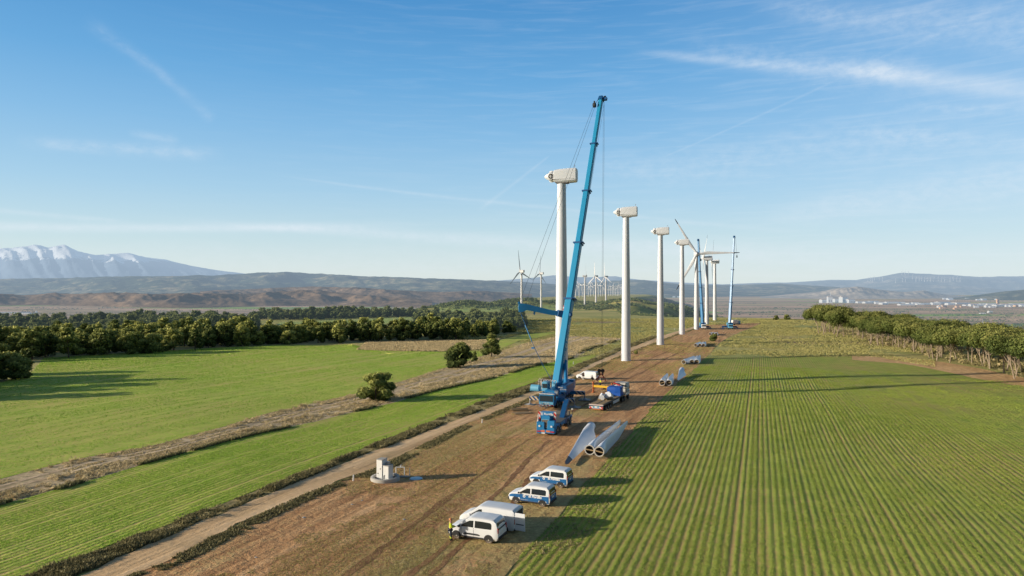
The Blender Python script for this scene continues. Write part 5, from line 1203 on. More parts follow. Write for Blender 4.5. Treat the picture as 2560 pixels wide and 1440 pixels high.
def vans():
    W_mpv = [[(.55, 1.16, 1.50), (.66, 1.13, 1.62), (1.30, 1.12, 1.65), (1.98, 1.12, 1.64)], [(2.10, 1.12, 1.63), (2.42, 1.12, 1.61), (2.75, 1.12, 1.45), (3.15, 1.10, 1.20)]]
    W_small = [[(.38, 1.10, 1.50), (.50, 1.08, 1.57), (1.2, 1.08, 1.58), (1.82, 1.08, 1.57)], [(1.94, 1.08, 1.56), (2.3, 1.08, 1.53), (2.6, 1.08, 1.36), (2.95, 1.06, 1.15)]]
    p, r = van_place((1219, 1357), (1145, 1349), 'mpv')
    make_van('mpv', 'white passenger van nearest the camera, a worker in yellow standing at its bonnet', p, r, 'white', None, W_mpv)
    p, r = van_place((1256, 1331), (1176, 1321), 'long')
    v = make_van('long', 'long white panel van with its rear doors open behind the nearest van', p, r, 'white', None, [[(2.95, 1.20, 1.70), (3.2, 1.20, 1.68), (3.5, 1.18, 1.50), (3.85, 1.16, 1.28)]], open_rear=True, steps=False)
    for s in (-1, 1):
        q = MB(); pts = [(-.9 + .42 * math.cos(a), s * .99, .93 + .20 * math.sin(a)) for a in [2 * PI * i / 20 for i in range(20)]]
        q.add(pts if s < 0 else pts[::-1], [tuple(range(20))]); q.build('oval_emblem', 'green', v)
    p, r = van_place((1355, 1267), (1292, 1259), 'small')
    make_van('small', 'white and blue van with bright alloy wheels, third from the camera', p, r, 'white', (.36, .98), W_small, True, hub='rim', steps=False)
    p, r = van_place((1401, 1221), (1342, 1213), 'small')
    make_van('small', 'dusty white and blue van farthest up the slope, below the tip of a rotor blade', p, r, 'white', (.36, .94), W_small, True, hub='rim', steps=False)
    p, r = van_place((1480, 951), (1450, 948.5), 'long')
    make_van('long', 'plain white panel van beside the dirt track behind the blue crane', p, r, 'white', None, [[(2.95, 1.20, 1.70), (3.2, 1.20, 1.68), (3.5, 1.18, 1.50), (3.85, 1.16, 1.28)]], steps=False)

def flatbed():
    a = at(1489, 1028); az = math.radians(25.5); f = Vector((math.sin(az), math.cos(az), 0)); c = a + f * 8.4
    t = thing('flatbed_lorry', 'flatbed lorry seen from behind with a long empty deck and draped white cab', 'lorry', onground(c.x, c.y), -az)
    b = MB(); b.box((0, -1.8, 1.22), (2.5, 12.6, .22)); b.box((0, -1.8, .98), (.9, 12.4, .3)); bed = b.build('trailer_bed', 'plate', t)
    b = MB(); b.box((-.62, -1.8, 1.345), (.9, 12.4, .03)); b.box((.62, -1.8, 1.345), (.9, 12.4, .03)); b.build('deck_boards', 'wood', bed)
    b = MB(); b.box((0, -8.13, 1.25), (2.52, .08, .16)); b.build('tail_edge', 'pink_rail', bed)
    b = MB(); b.box((0, -8.12, .82), (2.5, .10, .42), bev=.02); tb = b.build('tail_board', 'blue_pale', t)
    for s in (-1, 1):
        b = MB(); b.box((s * .85, -8.19, .85), (.66, .04, .3)); b.build('hazard_board', 'chevron', tb)
        b = MB(); b.box((s * 1.0, -8.19, .62), (.36, .04, .12)); b.build('tail_light', 'light_red', tb)
    b = MB(); b.box((.05, -8.19, .56), (1.3, .04, .14)); b.build('orange_bar', 'orange', tb)
    b = MB(); b.box((0, -8.19, .9), (.45, .04, .22)); b.build('number_plate', 'white_clean', tb)
    for s in (-1, 1):
        for y in (-6.4, -5.1, -3.8, 3.6, 5.0, 7.6): wheel(t, (s * 1.02, y, .5), .5, .4, (s, 0, 0))
        b = MB(); b.box((s * 1.2, -.6, .85), (.06, 3.6, .5)); b.build('side_guard', 'white_clean', t)
    b = MB(); b.box((0, 6.0, .9), (1.0, 5.2, .4)); b.build('tractor_chassis', 'dark', t)
    b = MB(); b.box((0, 7.4, 2.0), (2.4, 2.0, 2.3), None, 0, (.94, .86), .12); cab = b.build('cab', 'white', t)
    b = MB(); b.box((0, 8.42, 2.4), (2.1, .05, .9)); b.box((1.2, 7.8, 2.3), (.04, .9, .7)); b.box((-1.2, 7.8, 2.3), (.04, .9, .7)); b.build('cab_window', 'glass', cab)
    b = MB(); rr = random.Random(4); rings = []
    for i in range(7):
        z = 1.5 + i * .29; k = 1 + .06 * math.sin(i * 2.1); rings.append([(x * k * (1 - .05 * (i > 4) * (i - 4)) + rr.uniform(-.08, .08), 7.1 + y * k + rr.uniform(-.09, .09), z + rr.uniform(-.06, .06)) for x, y in ((-1.28, -1.2), (-.4, -1.3), (.5, -1.25), (1.28, -1.15), (1.32, 0), (1.25, .7), (0, .8), (-1.25, .75), (-1.32, 0))])
    b.loft(rings); b.build('cab_cover', 'white_sheet', cab, 10)
    b = MB(); b.box((-.5, 5.9, 3.0), (1.0, .12, .3)); b.box((1.1, 5.9, 2.2), (.12, .12, 2.0)); b.box((-1.1, 5.9, 2.2), (.12, .12, 2.0)); b.box((0, 5.9, 2.8), (2.3, .16, .16)); b.build('headboard', 'dark', t)
    b = MB(); b.box((-.4, 5.3, 3.05), (1.3, .5, .22), Matrix.Rotation(.3, 3, 'Y')); b.build('folded_strap', 'red', t)
    def on(x, y, z): return Matrix.Translation(t.location) @ Matrix.Rotation(-az, 4, 'Z') @ Vector((x, y, z))
    # tarp covered load
    rr = random.Random(9); rings = []
    for i, z in enumerate((0, .5, 1.0, 1.5, 1.56)):
        k = 1.0 if i < 3 else (1.0 if i == 3 else .93)
        rings.append([(x * k + rr.uniform(-.07, .07), y * k + rr.uniform(-.09, .09), z) for x, y in ((-1.2, -1.1), (-.5, -1.15), (.3, -1.1), (1.2, -1.05), (1.22, -.3), (1.2, .5), (1.15, 1.1), (0, 1.15), (-1.2, 1.1), (-1.22, 0))])
    b = MB(); b.loft(rings); o = b.build('covered_load', 'tarp', None, 8); o.location = on(0, 3.0, 1.37); o.rotation_euler = (0, 0, -az); tag(o, 'bulky load under a blue tarpaulin on the front of the lorry deck', 'load')
    # white hub pieces
    for i, (x, y, s, rx, L) in enumerate(((-.45, -3.3, .62, .5, 'smaller white hub piece on the left of the lorry deck'), (.35, -2.3, .70, -.4, 'larger white hub piece on the right of the lorry deck'))):
        b = MB(); M = Matrix.Rotation(rx, 4, 'X') @ Matrix.Rotation(rx, 4, 'Y')
        if i == 0: b.loft([[M @ Vector(p) for p in q] for q in ([(-.55, -.6, -.5), (.5, -.55, -.5), (.6, .6, -.5), (-.5, .55, -.5)], [(-.62, -.66, .05), (.55, -.6, .1), (.6, .6, .0), (-.55, .6, .1)], [(-.3, -.3, .5), (.25, -.3, .55), (.3, .25, .5), (-.3, .3, .55)])])
        else: b.loft([[M @ Vector(p) for p in q] for q in ([(-.7, -.8, -.55), (.7, -.8, -.55), (.8, .8, -.55), (-.8, .8, -.55)], [(-.75, -.85, .1), (.75, -.85, .1), (.85, .85, .2), (-.85, .85, .2)], [(-.35, -.3, .8), (.4, -.35, .75), (.45, .4, .8), (-.4, .4, .85)])])
        o = b.build('hub_piece', 'nacelle', None, 30); o.scale = (.85, .85, .85); o.location = on(x, y, 1.98); o.rotation_euler = (0, 0, -az); tag(o, L, 'hub piece', 'hub pieces loaded on the lorry')
        b = MB(); b.box((x, y, 1.42), (1.7, .16, .14)); b.build('cradle', 'wood', t)
    # yellow spreader beam behind the lorry
    p = at_depth(1502, 972, 137); p = onground(p.x, p.y); s = thing('spreader_beam', 'yellow lifting beam on an orange end stand, left of the lorry load', 'lifting beam', p, math.radians(-30))
    b = MB(); b.box((.45, 0, 1.30), (4.0, .34, .46), bev=.03); b.build('beam', 'yellow', s)
    for x in (-1.6, 2.4):
        b = MB(); b.box((x, 0, 1.1), (.14, .5, 2.2), bev=.02); b.box((x, 0, .08), (.3, 1.4, .14)); b.box((x, 0, 2.15), (.2, .9, .12)); b.build('end_stand', 'orange', s)

def far_lorry():
    p = at(1836, 812); t = thing('lorry', 'small white box lorry parked behind the right far crane', 'lorry', p, math.radians(-60))
    b = MB(); b.box((0, 0, 2.1), (2.4, 5.5, 2.4), bev=.05); b.build('box_body', 'white_clean', t)
    b = MB(); b.box((0, 3.9, 1.5), (2.3, 1.9, 2.1), None, 0, (.95, .8), .1); c = b.build('cab', 'blue_pale', t)
    b = MB(); b.box((0, 4.8, 1.9), (2.0, .1, .7)); b.build('windscreen', 'glass', c)
    for s in (-1, 1):
        for y in (-1.8, -.6, 3.6): wheel(t, (s * 1.0, y, .5), .5, .35, (s, 0, 0))
    b = MB(); b.box((0, .8, .75), (1.0, 7.5, .3)); b.build('chassis', 'dark', t)

# ------------------------------------------------------------------ people
def skin_mesh(name, verts, edges, rad, mat, parent, root=0, sub=1):
    me = bpy.data.meshes.new(name); me.from_pydata([tuple(v) for v in verts], edges, [])
    o = bpy.data.objects.new(name, me); COL.objects.link(o)
    sk = o.modifiers.new('s', 'SKIN'); sk.use_smooth_shade = True
    for i, r in enumerate(rad): me.skin_vertices[0].data[i].radius = (r, r) if not hasattr(r, '__len__') else r
    me.skin_vertices[0].data[root].use_root = True
    if sub: m = o.modifiers.new('u', 'SUBSURF'); m.levels = sub; m.render_levels = sub
    dg = bpy.context.evaluated_depsgraph_get(); dg.update()
    m2 = bpy.data.meshes.new_from_object(o.evaluated_get(dg)); bpy.data.objects.remove(o)
    m2.materials.clear(); m2.materials.append(MT[mat]); m2.name = name
    o = bpy.data.objects.new(name, m2); COL.objects.link(o); o.parent = parent; return o
def person(loc, rz, label, top='hivis', legs='navy', helmet='helmet_orange', arms='fold', stripe=True, group=None):
    """faces +y; standing 1.75 m"""
    t = thing('person', label, 'person', loc, rz, group)
    V = []; E = []; R = []
    def add(p, r, par=None):
        V.append(Vector(p)); R.append(r)
        if par is not None: E.append((par, len(V) - 1))
        return len(V) - 1
    pel = add((0, 0, .96), (.15, .11)); wa = add((0, 0, 1.10), (.14, .10), pel); ch = add((0, .0, 1.30), (.17, .115), wa); sh = add((0, -.01, 1.42), (.13, .09), ch); nk = add((0, 0, 1.50), .055, sh)
    hd = add((0, .02, 1.60), (.078, .092), nk); hd2 = add((0, .02, 1.69), (.075, .09), hd); add((0, .015, 1.75), .05, hd2); add((0, .115, 1.605), .018, hd)
    joints = {}
    for s in (-1, 1):
        hp = add((s * .10, 0, .90), .095, pel); kn = add((s * .11, .03, .50), .065, hp); an = add((s * .115, 0, .10), .042, kn); add((s * .13, .15, .04), .038, an)
        so = add((s * .19, -.01, 1.40), .065, sh)
        if arms == 'fold': el, wr = (s * .25, .06, 1.13), (s * .10, .30, 1.12)
        elif arms == 'out': el, wr = (s * .30, .02, 1.16), (s * .30, .26, 1.10)
        elif arms == 'up': el, wr = (s * .30, .16, 1.32), (s * .20, .34, 1.55)
        else: el, wr = (s * .26, -.02, 1.13), (s * .27, .06, .88)
        e = add(el, .048, so); w_ = add(wr, .034, e); d = (Vector(wr) - Vector(el)).normalized(); u = d.cross(Vector((0, 0, 1))).normalized()
        pm = add(Vector(wr) + d * .06, (.040, .022), w_)
        for k, l in enumerate((.070, .085, .080, .062)):
            o = u * (k - 1.5) * .021; f = add(Vector(wr) + d * .10 + o, .0095, pm); f2 = add(Vector(wr) + d * (.10 + l * .55) + o - Vector((0, 0, .008)), .0085, f); add(Vector(wr) + d * (.10 + l) + o * .95 - Vector((0, 0, .028)), .0075, f2)
        th = add(Vector(wr) + d * .05 - u * s * .042, .011, pm); add(Vector(wr) + d * .09 - u * s * .055, .0095, th)
        joints[s] = (hp, kn, an, so, e, w_)
    body = skin_mesh('body', V, E, R, 'skin', t)
    def sub(names, grow, cut=None):
        idx = {n: i for i, n in enumerate(names)}; vs = [V[n] for n in names]
        es = [(idx[a], idx[b]) for a, b in E if a in idx and b in idx]
        rs = [tuple(x + grow for x in R[n]) if hasattr(R[n], '__len__') else R[n] + grow for n in names]
        return vs, es, rs
    j = joints
    jk = skin_mesh('jacket', *sub([pel, wa, ch, sh] + [k for s in (-1, 1) for k in j[s][3:6]], .022), top, t)
    tr = skin_mesh('trousers', *sub([pel] + [k for s in (-1, 1) for k in j[s][:3]], .016), legs, t)
    for s in (-1, 1):
        b = MB(); b.box((s * .122, .06, .055), (.11, .30, .11), None, 0, (.8, .8), .03); b.build('boot', 'black', t)
        if stripe:
            b = MB(); b.tube((s * .112, .022, .34), (s * .113, .014, .24), .085, .078, 12); b.build('reflective_band', 'hivis', tr, 60)
    if helmet:
        b = MB(); b.lathe([(.128, 1.665), (.115, 1.67), (.112, 1.72), (.095, 1.775), (.05, 1.81), (.001, 1.82)], 18); b.box((0, .12, 1.672), (.17, .09, .014)); b.build('helmet', helmet, t, 50)
    else:
        b = MB(); b.lathe([(.07, 1.60), (.098, 1.66), (.095, 1.73), (.06, 1.785), (.001, 1.80)], 16, Matrix.Translation((0, -.012, 0))); b.build('hair', 'black', t, 60)
    return t
def people():
    p = at(1126.5, 1352); person(p, math.radians(-75), 'worker in yellow jacket and orange helmet at the bonnet of the nearest van', arms='fold')
    p = at(1425, 969); person(p, math.radians(150), 'worker in yellow vest just right of the tall boom foot', helmet='hivis', arms='down', stripe=False)
    p = at(1501, 968); person(p, math.radians(120), 'worker with white helmet and yellow jacket behind the yellow beam', helmet='helmet_white', arms='out')
    p = at(1458, 951.5); person(p, math.radians(170), 'person in black with white trousers at the side of the far white van', 'black', 'white_sheet', None, 'fold', False)
    p = at(1472, 951.6) + Vector((-1.1, 0, 0)); 
    p = at(1511, 974); b = MB(); b.box((0, 0, .35), (.6, .4, .7), None, 0, (.8, .8), .08); b.box((0, 0, .75), (.4, .3, .1)); o = b.build('tool_bag', 'black', None, 30); o.location = p; tag(o, 'black tool bag beside the worker with the white helmet', 'bag')

# ------------------------------------------------------------------ small site furniture
def furniture():
    c = at(963, 1200)
    t = thing('foundation_ring', 'round low concrete ring at the dirt track with two white cabinets on it', 'foundation', c)
    b = MB(); b.lathe([(1.52, -.3), (1.52, .38), (1.46, .42), (1.26, .42), (1.22, .36), (1.22, .12)], 40, None, 0, False); b.build('ring_wall', 'concrete', t, 40)
    b = MB(); b.lathe([(.01, .16), (1.24, .16)], 32, None, 0, False); b.build('floor_slab', 'plate', t)
    def cab(label, x, y, w, d, h, rz, vents):
        k = thing('electrical_cabinet', label, 'cabinet', c + Vector((x, y, .16)), rz, 'cabinets on the concrete ring')
        b = MB(); b.box((0, 0, h / 2), (w, d, h), None, 0, (1, 1), .03); o = b.build('housing', 'cabinet', k)
        b = MB(); b.box((0, 0, h + .03), (w * 1.04, d * 1.04, .06)); b.build('lid', 'concrete', k)
        for q in range(vents):
            b = MB(); b.box((-w * .22 + q * w * .4, -d / 2 - .012, h * .3 + .5 * q), (.10, .02, .10)); b.build('vent', 'dark', o)
        b = MB(); b.box((w / 2 + .012, 0, h * .5), (.02, d * .8, h * .86)); b.build('door', 'cabinet', o)
        b = MB(); b.box((-w / 2 - .012, d * .1, h * .75), (.02, .14, .10)); b.build('label_plate', 'steel', o)
        return k
    cab('tall grey white cabinet on the left of the concrete ring', -.38, .18, .72, .95, 2.0, math.radians(-24), 2)
    k = cab('shorter white cabinet on the right of the concrete ring', .32, -.12, .72, .85, 1.42, math.radians(-24), 1)
    b = MB(); b.box((-.1, .15, 1.6), (.34, .4, .3), bev=.02); b.box((-.28, -.44, .22), (.26, .04, .30)); b.build('fittings', 'steel', k)
    p = at(1003, 1192); t = thing('pipe_frame', 'white pipe frame standing behind the cabinets', 'frame', p)
    b = MB()
    for x in (-.55, .35, .9): b.tube((x, 0, 0), (x, 0, 1.05 if x < .5 else .95), .045, .045, 8)
    b.tube((-.55, 0, 1.03), (.35, 0, 1.03), .045, .045, 8); b.tube((-.1, 0, 1.03), (-.1, .5, 1.15), .04, .04, 8); b.build('rails', 'white_clean', t, 50)
    b = MB(); b.box((.4, -.35, .12), (.9, .3, .14), None, 0, (1, 1), .03); b.build('channel_block', 'concrete', t)
    p = at(1040, 1197.5); b = MB(); b.lathe([(.72, -.05), (.72, .05), (.68, .08), (.01, .10)], 24); o = b.build('manhole_lid', 'puddle', None, 30); o.location = p; tag(o, 'round blue grey lid in the ground right of the cabinets', 'manhole lid')
    for u, v, h, L in ((883, 1203, .62, 'short white marker post left of the concrete ring'), (1205, 1058, .6, 'short white marker post on the right edge of the dirt track'), (1433, 911, .8, 'small yellowish marker post beside the far end of the strip field'), (1686, 826, 1.1, 'white marker post at the far end of the dirt track')):
        p = at(u, v); b = MB(); b.tube((0, 0, -.1), (.04, 0, h), .09, .075, 10); b.lathe([(.075, h), (.05, h + .04), (.001, h + .05)], 10, Matrix.Translation((.04, 0, 0))); o = b.build('marker_post', 'white_clean', None, 40); o.location = p; tag(o, L, 'post')
    p = at(1431, 1038); t = thing('capped_post', 'thin dark post with a round white cap near the blue crane', 'post', p)
    b = MB(); b.tube((0, 0, -.1), (0, 0, .9), .05, .04, 8); b.build('pole', 'dark', t); b = MB(); b.lathe([(.001, .86), (.13, .90), (.15, 1.0), (.10, 1.08), (.001, 1.1)], 14); b.build('cap', 'helmet_white', t, 60)
    # timber mats
    rr = random.Random(2)
    for i, (u, v) in enumerate(((1299, 1027), (1305, 1034))):
        p = at(u, v); t = thing('timber_mat', ['loose stack of pale timber planks left of the crane', 'second stack of timber planks left of the crane, nearer the camera'][i], 'timber stack', p, math.radians(12 + 8 * i), 'timber mats beside the crane')
        for k in range(6):
            b = MB(); b.box((rr.uniform(-.15, .15), -.75 + k * .28, .10 + .18 * (k % 2) * (i == 0)), (2.9, .24, .14), Matrix.Rotation(rr.uniform(-.05, .05), 3, 'Z')); b.build('plank', 'wood', t)
    # stones along the tracks
    for i, (u, v, s) in enumerate(((880, 1262, .16), (760, 1295, .2), (905, 1252, .14), (1540, 985, .2), (640, 1395, .16), (1010, 1300, .18))):
        p = at(u, v); b = MB(); q = random.Random(i); b.lathe([(.01, -s * .4)] + [(s * q.uniform(.7, 1), z * s) for z in (-.2, .2)] + [(s * .5, s * .5), (.01, s * .6)], 7); o = b.build('stone', 'concrete', None, 30); o.location = p; o.rotation_euler = (q.uniform(-.3, .3), 0, q.uniform(0, 6))
        tag(o, 'small pale stone lying on the bare brown strip', 'stone', 'stones on the bare strip')

# ------------------------------------------------------------------ town, farms, pylons far off on the plain
def town():
    rr = random.Random(12); n = 0
    def bld(u, v, w, h, dpt, mat, roofmat, label, group, name='building', chimney=False):
        p = at(u, v); s = p.y / F
        W, H = w * s, h * s
        b = MB(); D = max(dpt, W * .5); b.loft([[(-W / 2, -D / 2, -1), (W / 2, -D / 2, -1), (W / 2, D / 2, -1), (-W / 2, D / 2, -1)], [(-W / 2, -D / 2, H), (W / 2, -D / 2, H), (W / 2, D / 2, H), (-W / 2, D / 2, H)]], 0)
        k = H * .22; b.loft([[(-W / 2 - .5, -D / 2 - .5, H + .05), (W / 2 + .5, -D / 2 - .5, H + .05), (W / 2 + .5, D / 2 + .5, H + .05), (-W / 2 - .5, D / 2 + .5, H + .05)], [(-W / 2, -.3, H + k), (W / 2, -.3, H + k), (W / 2, .3, H + k), (-W / 2, .3, H + k)]], 1)
        if chimney: b.tube((W * .2, 0, H), (W * .2, 0, H * 1.9), W * .06, W * .05, 8, 0)
        nwin = int(max(2, min(9, W / 9)))
        for i in range(nwin):
            x = -W / 2 + W * (i + .5) / nwin; b.box((x, -D / 2 - .05, H * .35), (W / nwin * .45, .12, H * .4), None, 2)
        o = b.build(name, [mat, roofmat, 'rockwin'], None, 30); o.location = p; o.rotation_euler = (0, 0, rr.uniform(-.25, .25)); tag(o, label, 'building', group)
    MT['rockwin'] = simple('shaded_opening', (.22, .23, .26), .6, haze=16000)
    G = 'white industrial buildings of the distant town'
    for u, w, h, ch in ((2062, 22, 7, 0), (2074, 10, 14, 1), (2100, 30, 8, 0), (2108, 14, 13, 0), (2126, 16, 8, 0)):
        bld(u, 757 + rr.uniform(-1, 1), w, h, 40, 'building', 'roof', 'white building of the factory at the left end of the distant town', 'factory at the left end of the town', chimney=bool(ch))
    x = 2142
    while x < 2560:
        w = rr.uniform(14, 40); h = rr.uniform(2.4, 5.0)
        bld(x + w / 2, 759 + (x - 2142) * .012 + rr.uniform(-1.5, 3.5), w, h, 30, 'building', rr.choice(('building', 'roof', 'building')), 'white industrial building in the long row of the distant town', G); x += w * rr.uniform(.45, .85)
    for k in range(26): bld(rr.uniform(2340, 2700), 763 + rr.uniform(0, 7), rr.uniform(5, 14), rr.uniform(3, 5), 15, rr.choice(('building', 'brick', 'building')), 'roof', 'small house in the right part of the distant town', 'small houses of the distant town')
    for k in range(14): bld(rr.uniform(2360, 2520), 749 + rr.uniform(-1, 2), rr.uniform(5, 14), rr.uniform(2, 4), 20, 'building', 'building', 'low white building behind the distant town', 'low buildings behind the town')
    bld(2494, 760, 6, 11, 8, 'brick', 'brick', 'tan church tower rising over the distant town', None, 'church_tower')
    bld(2355, 773, 12, 5, 12, 'brick', 'roof', 'orange brick house in the fields before the distant town', None); bld(2388, 774, 8, 4, 12, 'brick', 'roof', 'smaller brick house right of the orange one on the plain', None)
    bld(2475, 783, 9, 5, 12, 'building', 'roof', 'white farmhouse among green plots on the right plain', None); bld(2456, 785, 12, 2.5, 14, 'building', 'building', 'low white farm shed left of the white farmhouse', None)
    bld(30, 783, 70, 3.2, 14, 'building', 'roof', 'long low white shed at the left edge behind the wood', None); bld(63, 785, 46, 3, 14, 'building', 'roof', 'second long white shed behind the wood at the left', None); bld(91, 784, 3, 6, 5, 'building', 'building', 'small white tower beside the long sheds', None)
    bld(1685, 744, 6, 3, 12, 'building', 'building', 'tiny white barn on the plain behind the stripped towers', 'tiny white barns on the plain'); bld(1697, 744, 7, 3, 12, 'building', 'building', 'tiny white barn on the plain behind the stripped towers', 'tiny white barns on the plain')
    bld(1045, 766, 14, 3, 14, 'building', 'building', 'pale shed on the plain above the tall wood', None); bld(817, 762, 6, 2.5, 12, 'building', 'building', 'tiny white shed on the plain left of the pale one', None)
    for u, v, h, L in ((2292, 812, 18, 'lattice power pylon on the plain above the left pines'), (2457, 822, 24, 'lattice power pylon on the plain above the right pines')):
        p = at(u, v); H = h * p.y / F; b = MB(); k = H * .09
        for sx in (-1, 1):
            for sy in (-1, 1): b.tube((sx * k, sy * k, 0), (sx * k * .15, sy * k * .15, H), .22, .15, 4)
        for i in range(6):
            f0, f1 = i / 6, (i + 1) / 6; a0, a1 = k * (1 - .85 * f0), k * (1 - .85 * f1)
            for s in (-1, 1): b.tube((-a0, s * a0, H * f0), (a1, s * a1, H * f1), .12, .12, 4); b.tube((a0, s * a0, H * f0), (-a1, s * a1, H * f1), .12, .12, 4)
        for f, w in ((.72, .28), (.84, .22), (.95, .16)): b.tube((-H * w, 0, H * f), (H * w, 0, H * f), .18, .18, 4)
        o = b.build('power_pylon', 'pylon', None, 40); o.location = p; tag(o, L, 'pylon', 'lattice pylons on the plain')

# ------------------------------------------------------------------ vegetation
def inpoly(u, v, P):
    c = False
    for (ax, ay), (bx, by) in zip(P, P[1:] + P[:1]):
        if (ay > v) != (by > v) and u < (bx - ax) * (v - ay) / (by - ay) + ax: c = not c
    return c
def vegetation():
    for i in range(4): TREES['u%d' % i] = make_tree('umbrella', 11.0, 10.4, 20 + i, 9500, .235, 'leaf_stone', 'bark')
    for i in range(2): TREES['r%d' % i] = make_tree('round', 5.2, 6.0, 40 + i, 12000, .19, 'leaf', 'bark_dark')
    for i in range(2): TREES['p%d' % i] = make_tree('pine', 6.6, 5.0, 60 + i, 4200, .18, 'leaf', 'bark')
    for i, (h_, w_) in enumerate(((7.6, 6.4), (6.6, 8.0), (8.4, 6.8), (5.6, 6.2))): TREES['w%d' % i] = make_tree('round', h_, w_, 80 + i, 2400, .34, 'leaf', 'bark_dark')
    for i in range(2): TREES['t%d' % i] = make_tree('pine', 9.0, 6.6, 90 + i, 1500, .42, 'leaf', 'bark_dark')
    rr = random.Random(21)
    # lone trees on the scrub strip
    def lone(key, u, v, hpx, h0, L, name='pine_tree', wide=1.0):
        p = at(u, v); s = hpx * p.y / F / h0; return plant(key, p, (s * wide, s * wide, s), rr.uniform(0, 6), name, L, 'tree')
    lone('r0', 940, 1003, 72, 5.2, 'broad round pine standing alone on the scrub strip between the fields', wide=1.15)
    lone('r1', 1146, 919, 62, 5.2, 'round dark pine on the scrub strip, left of the taller lone pine', wide=1.05)
    lone('p0', 1228, 893, 64, 6.6, 'tall open pine on the scrub strip, farthest of the lone trees', wide=1.15)
    lone('p1', 1187, 907, 30, 6.6, 'small young pine between the two larger lone pines', wide=.9)
    lone('r1', 30, 948, 68, 5.2, 'wide dark tree at the left edge beside the green field', wide=1.25)
    lone('r0', -40, 955, 80, 5.2, 'wide dark tree partly cut by the left edge of the picture', wide=1.2)
    for u, v, s in ((-70, 998, 105), (-110, 975, 125), (-60, 962, 110), (-190, 985, 130), (-150, 955, 120), (-230, 965, 125), (-330, 1000, 120), (-90, 940, 100)): lone('w%d' % rr.randrange(4), u, v, s, 7.6, 'dark tree left of the green field outside the picture')['group'] = 'trees left of the green field'
    for u, v, s, L in ((1784, 853, 18, 'low dark bush right of the fourth heap of blades'), (1590, 885, 9, 'small bush at the foot of the second tower'), (1940, 800, 12, 'left small tree at the far edge of the grass'), (1968, 800, 14, 'right small tree at the far edge of the grass'), (525, 862, 40, 'light green bush tree in front of the wood edge'), (385, 872, 50, 'dark rounded tree standing out of the wood edge')): lone('r%d' % rr.randrange(2), u, v, s, 5.2, L, 'bush')
    # stone pines on the right, in ragged ranks
    pine = []
    for k in range(33):
        y = 130 + k * 6.0 + rr.uniform(-2, 2)
        front = 114.5 + (y - 132) * .235 + 2.5 * math.sin(y * .11)
        pine.append((front + rr.uniform(-2, 2.5), y, (.80 + .26 * rr.random())))
        pine.append((front + 8 + rr.uniform(-2, 3), y + 3 + rr.uniform(-2, 2), .88 + .22 * rr.random()))
        pine.append((front + 17 + rr.uniform(-3, 3), y + rr.uniform(-3, 3), .9 + .2 * rr.random()))
    for k in range(13): pine.append((156 + rr.uniform(-5, 18), 318 + k * 5.2 + rr.uniform(-3, 3), 1.12 + .3 * rr.random()))
    for i, (x, y, s) in enumerate(pine):
        if x / y > .84: continue
        cols = 'umbrella shaped pine with a bare pale trunk in the row on the right' if y < 305 else 'dark umbrella pine in the clump at the far end of the right row'
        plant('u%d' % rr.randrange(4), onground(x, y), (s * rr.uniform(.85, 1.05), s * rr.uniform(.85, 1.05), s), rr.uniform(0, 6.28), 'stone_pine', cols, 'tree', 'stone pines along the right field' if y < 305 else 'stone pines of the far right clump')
    yy = RNG.uniform(128, 390, 900); q = np.stack([113 + (yy - 132) * .235 + RNG.uniform(2, 30, 900), yy], -1)
    stuff('undergrowth', [bushes(q, RNG.uniform(1.0, 2.6, len(q)), .3, 40, .6)], 'weed_dark', 'dark undergrowth and dry brush beneath the row of stone pines', 'undergrowth')
    # the wood on the left
    regs = [([(-260, 918), (0, 906), (150, 896), (300, 892), (430, 884), (520, 878), (520, 846), (560, 838), (640, 834), (640, 812), (420, 806), (200, 808), (0, 812), (-260, 815)], 7.8, 'tree of the dense wood at the left behind the green field', 'trees of the left wood', 1.0),
            ([(500, 872), (640, 864), (700, 861), (900, 857), (1030, 852), (1180, 848), (1260, 836), (1310, 820), (1310, 811), (1180, 815), (1060, 815), (1040, 838), (930, 843), (700, 846), (560, 850)], 7.0, 'dark tree in the belt of wood behind the brown scrub patch', 'trees of the central wood belt', 1.0),
            ([(1040, 816), (1180, 814), (1305, 809), (1305, 800), (1180, 803), (1090, 806), (1040, 808)], 9.0, 'tall dark tree at the back of the central wood', 'tall trees behind the central wood belt', 1.1),
            ([(620, 800), (760, 800), (925, 795), (1000, 793), (1090, 792), (1090, 789), (925, 787), (760, 789), (640, 792)], 10.0, 'tree in the far belt of wood beyond the pale clearing', 'trees of the far wood belt', 1.0)]
    cand = []
    for P, spc, L, G, sc in regs:
        W = [tuple(at(u, v))[:2] for u, v in P]; xs = [p[0] for p in W]; ys = [p[1] for p in W]; x = min(xs)
        while x < max(xs):
            y = min(ys)
            while y < max(ys):
                qx, qy = x + rr.uniform(-.42, .42) * spc, y + rr.uniform(-.42, .42) * spc
                if inpoly(qx, qy, W): cand.append((qx, qy, sc * rr.uniform(.72, 1.08) * (.86 + .52 * float(vnoise(np.array([qx]), np.array([qy]), .045, 77)[0])), L, G))
                y += spc
            x += spc
    vis = [c for c in cand if abs(c[0] / c[1]) < .80]; out = [c for c in cand if abs(c[0] / c[1]) >= .80]
    vis.sort(key=lambda c: math.hypot(c[0], c[1]))
    print('wood trees', len(vis), len(out))
    for c in vis[:255]:
        k = rr.choice(('w0', 'w1', 'w2', 'w3', 'w0', 'w2', 't0', 't1')); s = c[2]
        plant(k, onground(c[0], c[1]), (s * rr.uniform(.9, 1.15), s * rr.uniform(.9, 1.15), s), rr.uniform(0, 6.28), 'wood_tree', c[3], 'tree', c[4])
    rest = vis[255:]
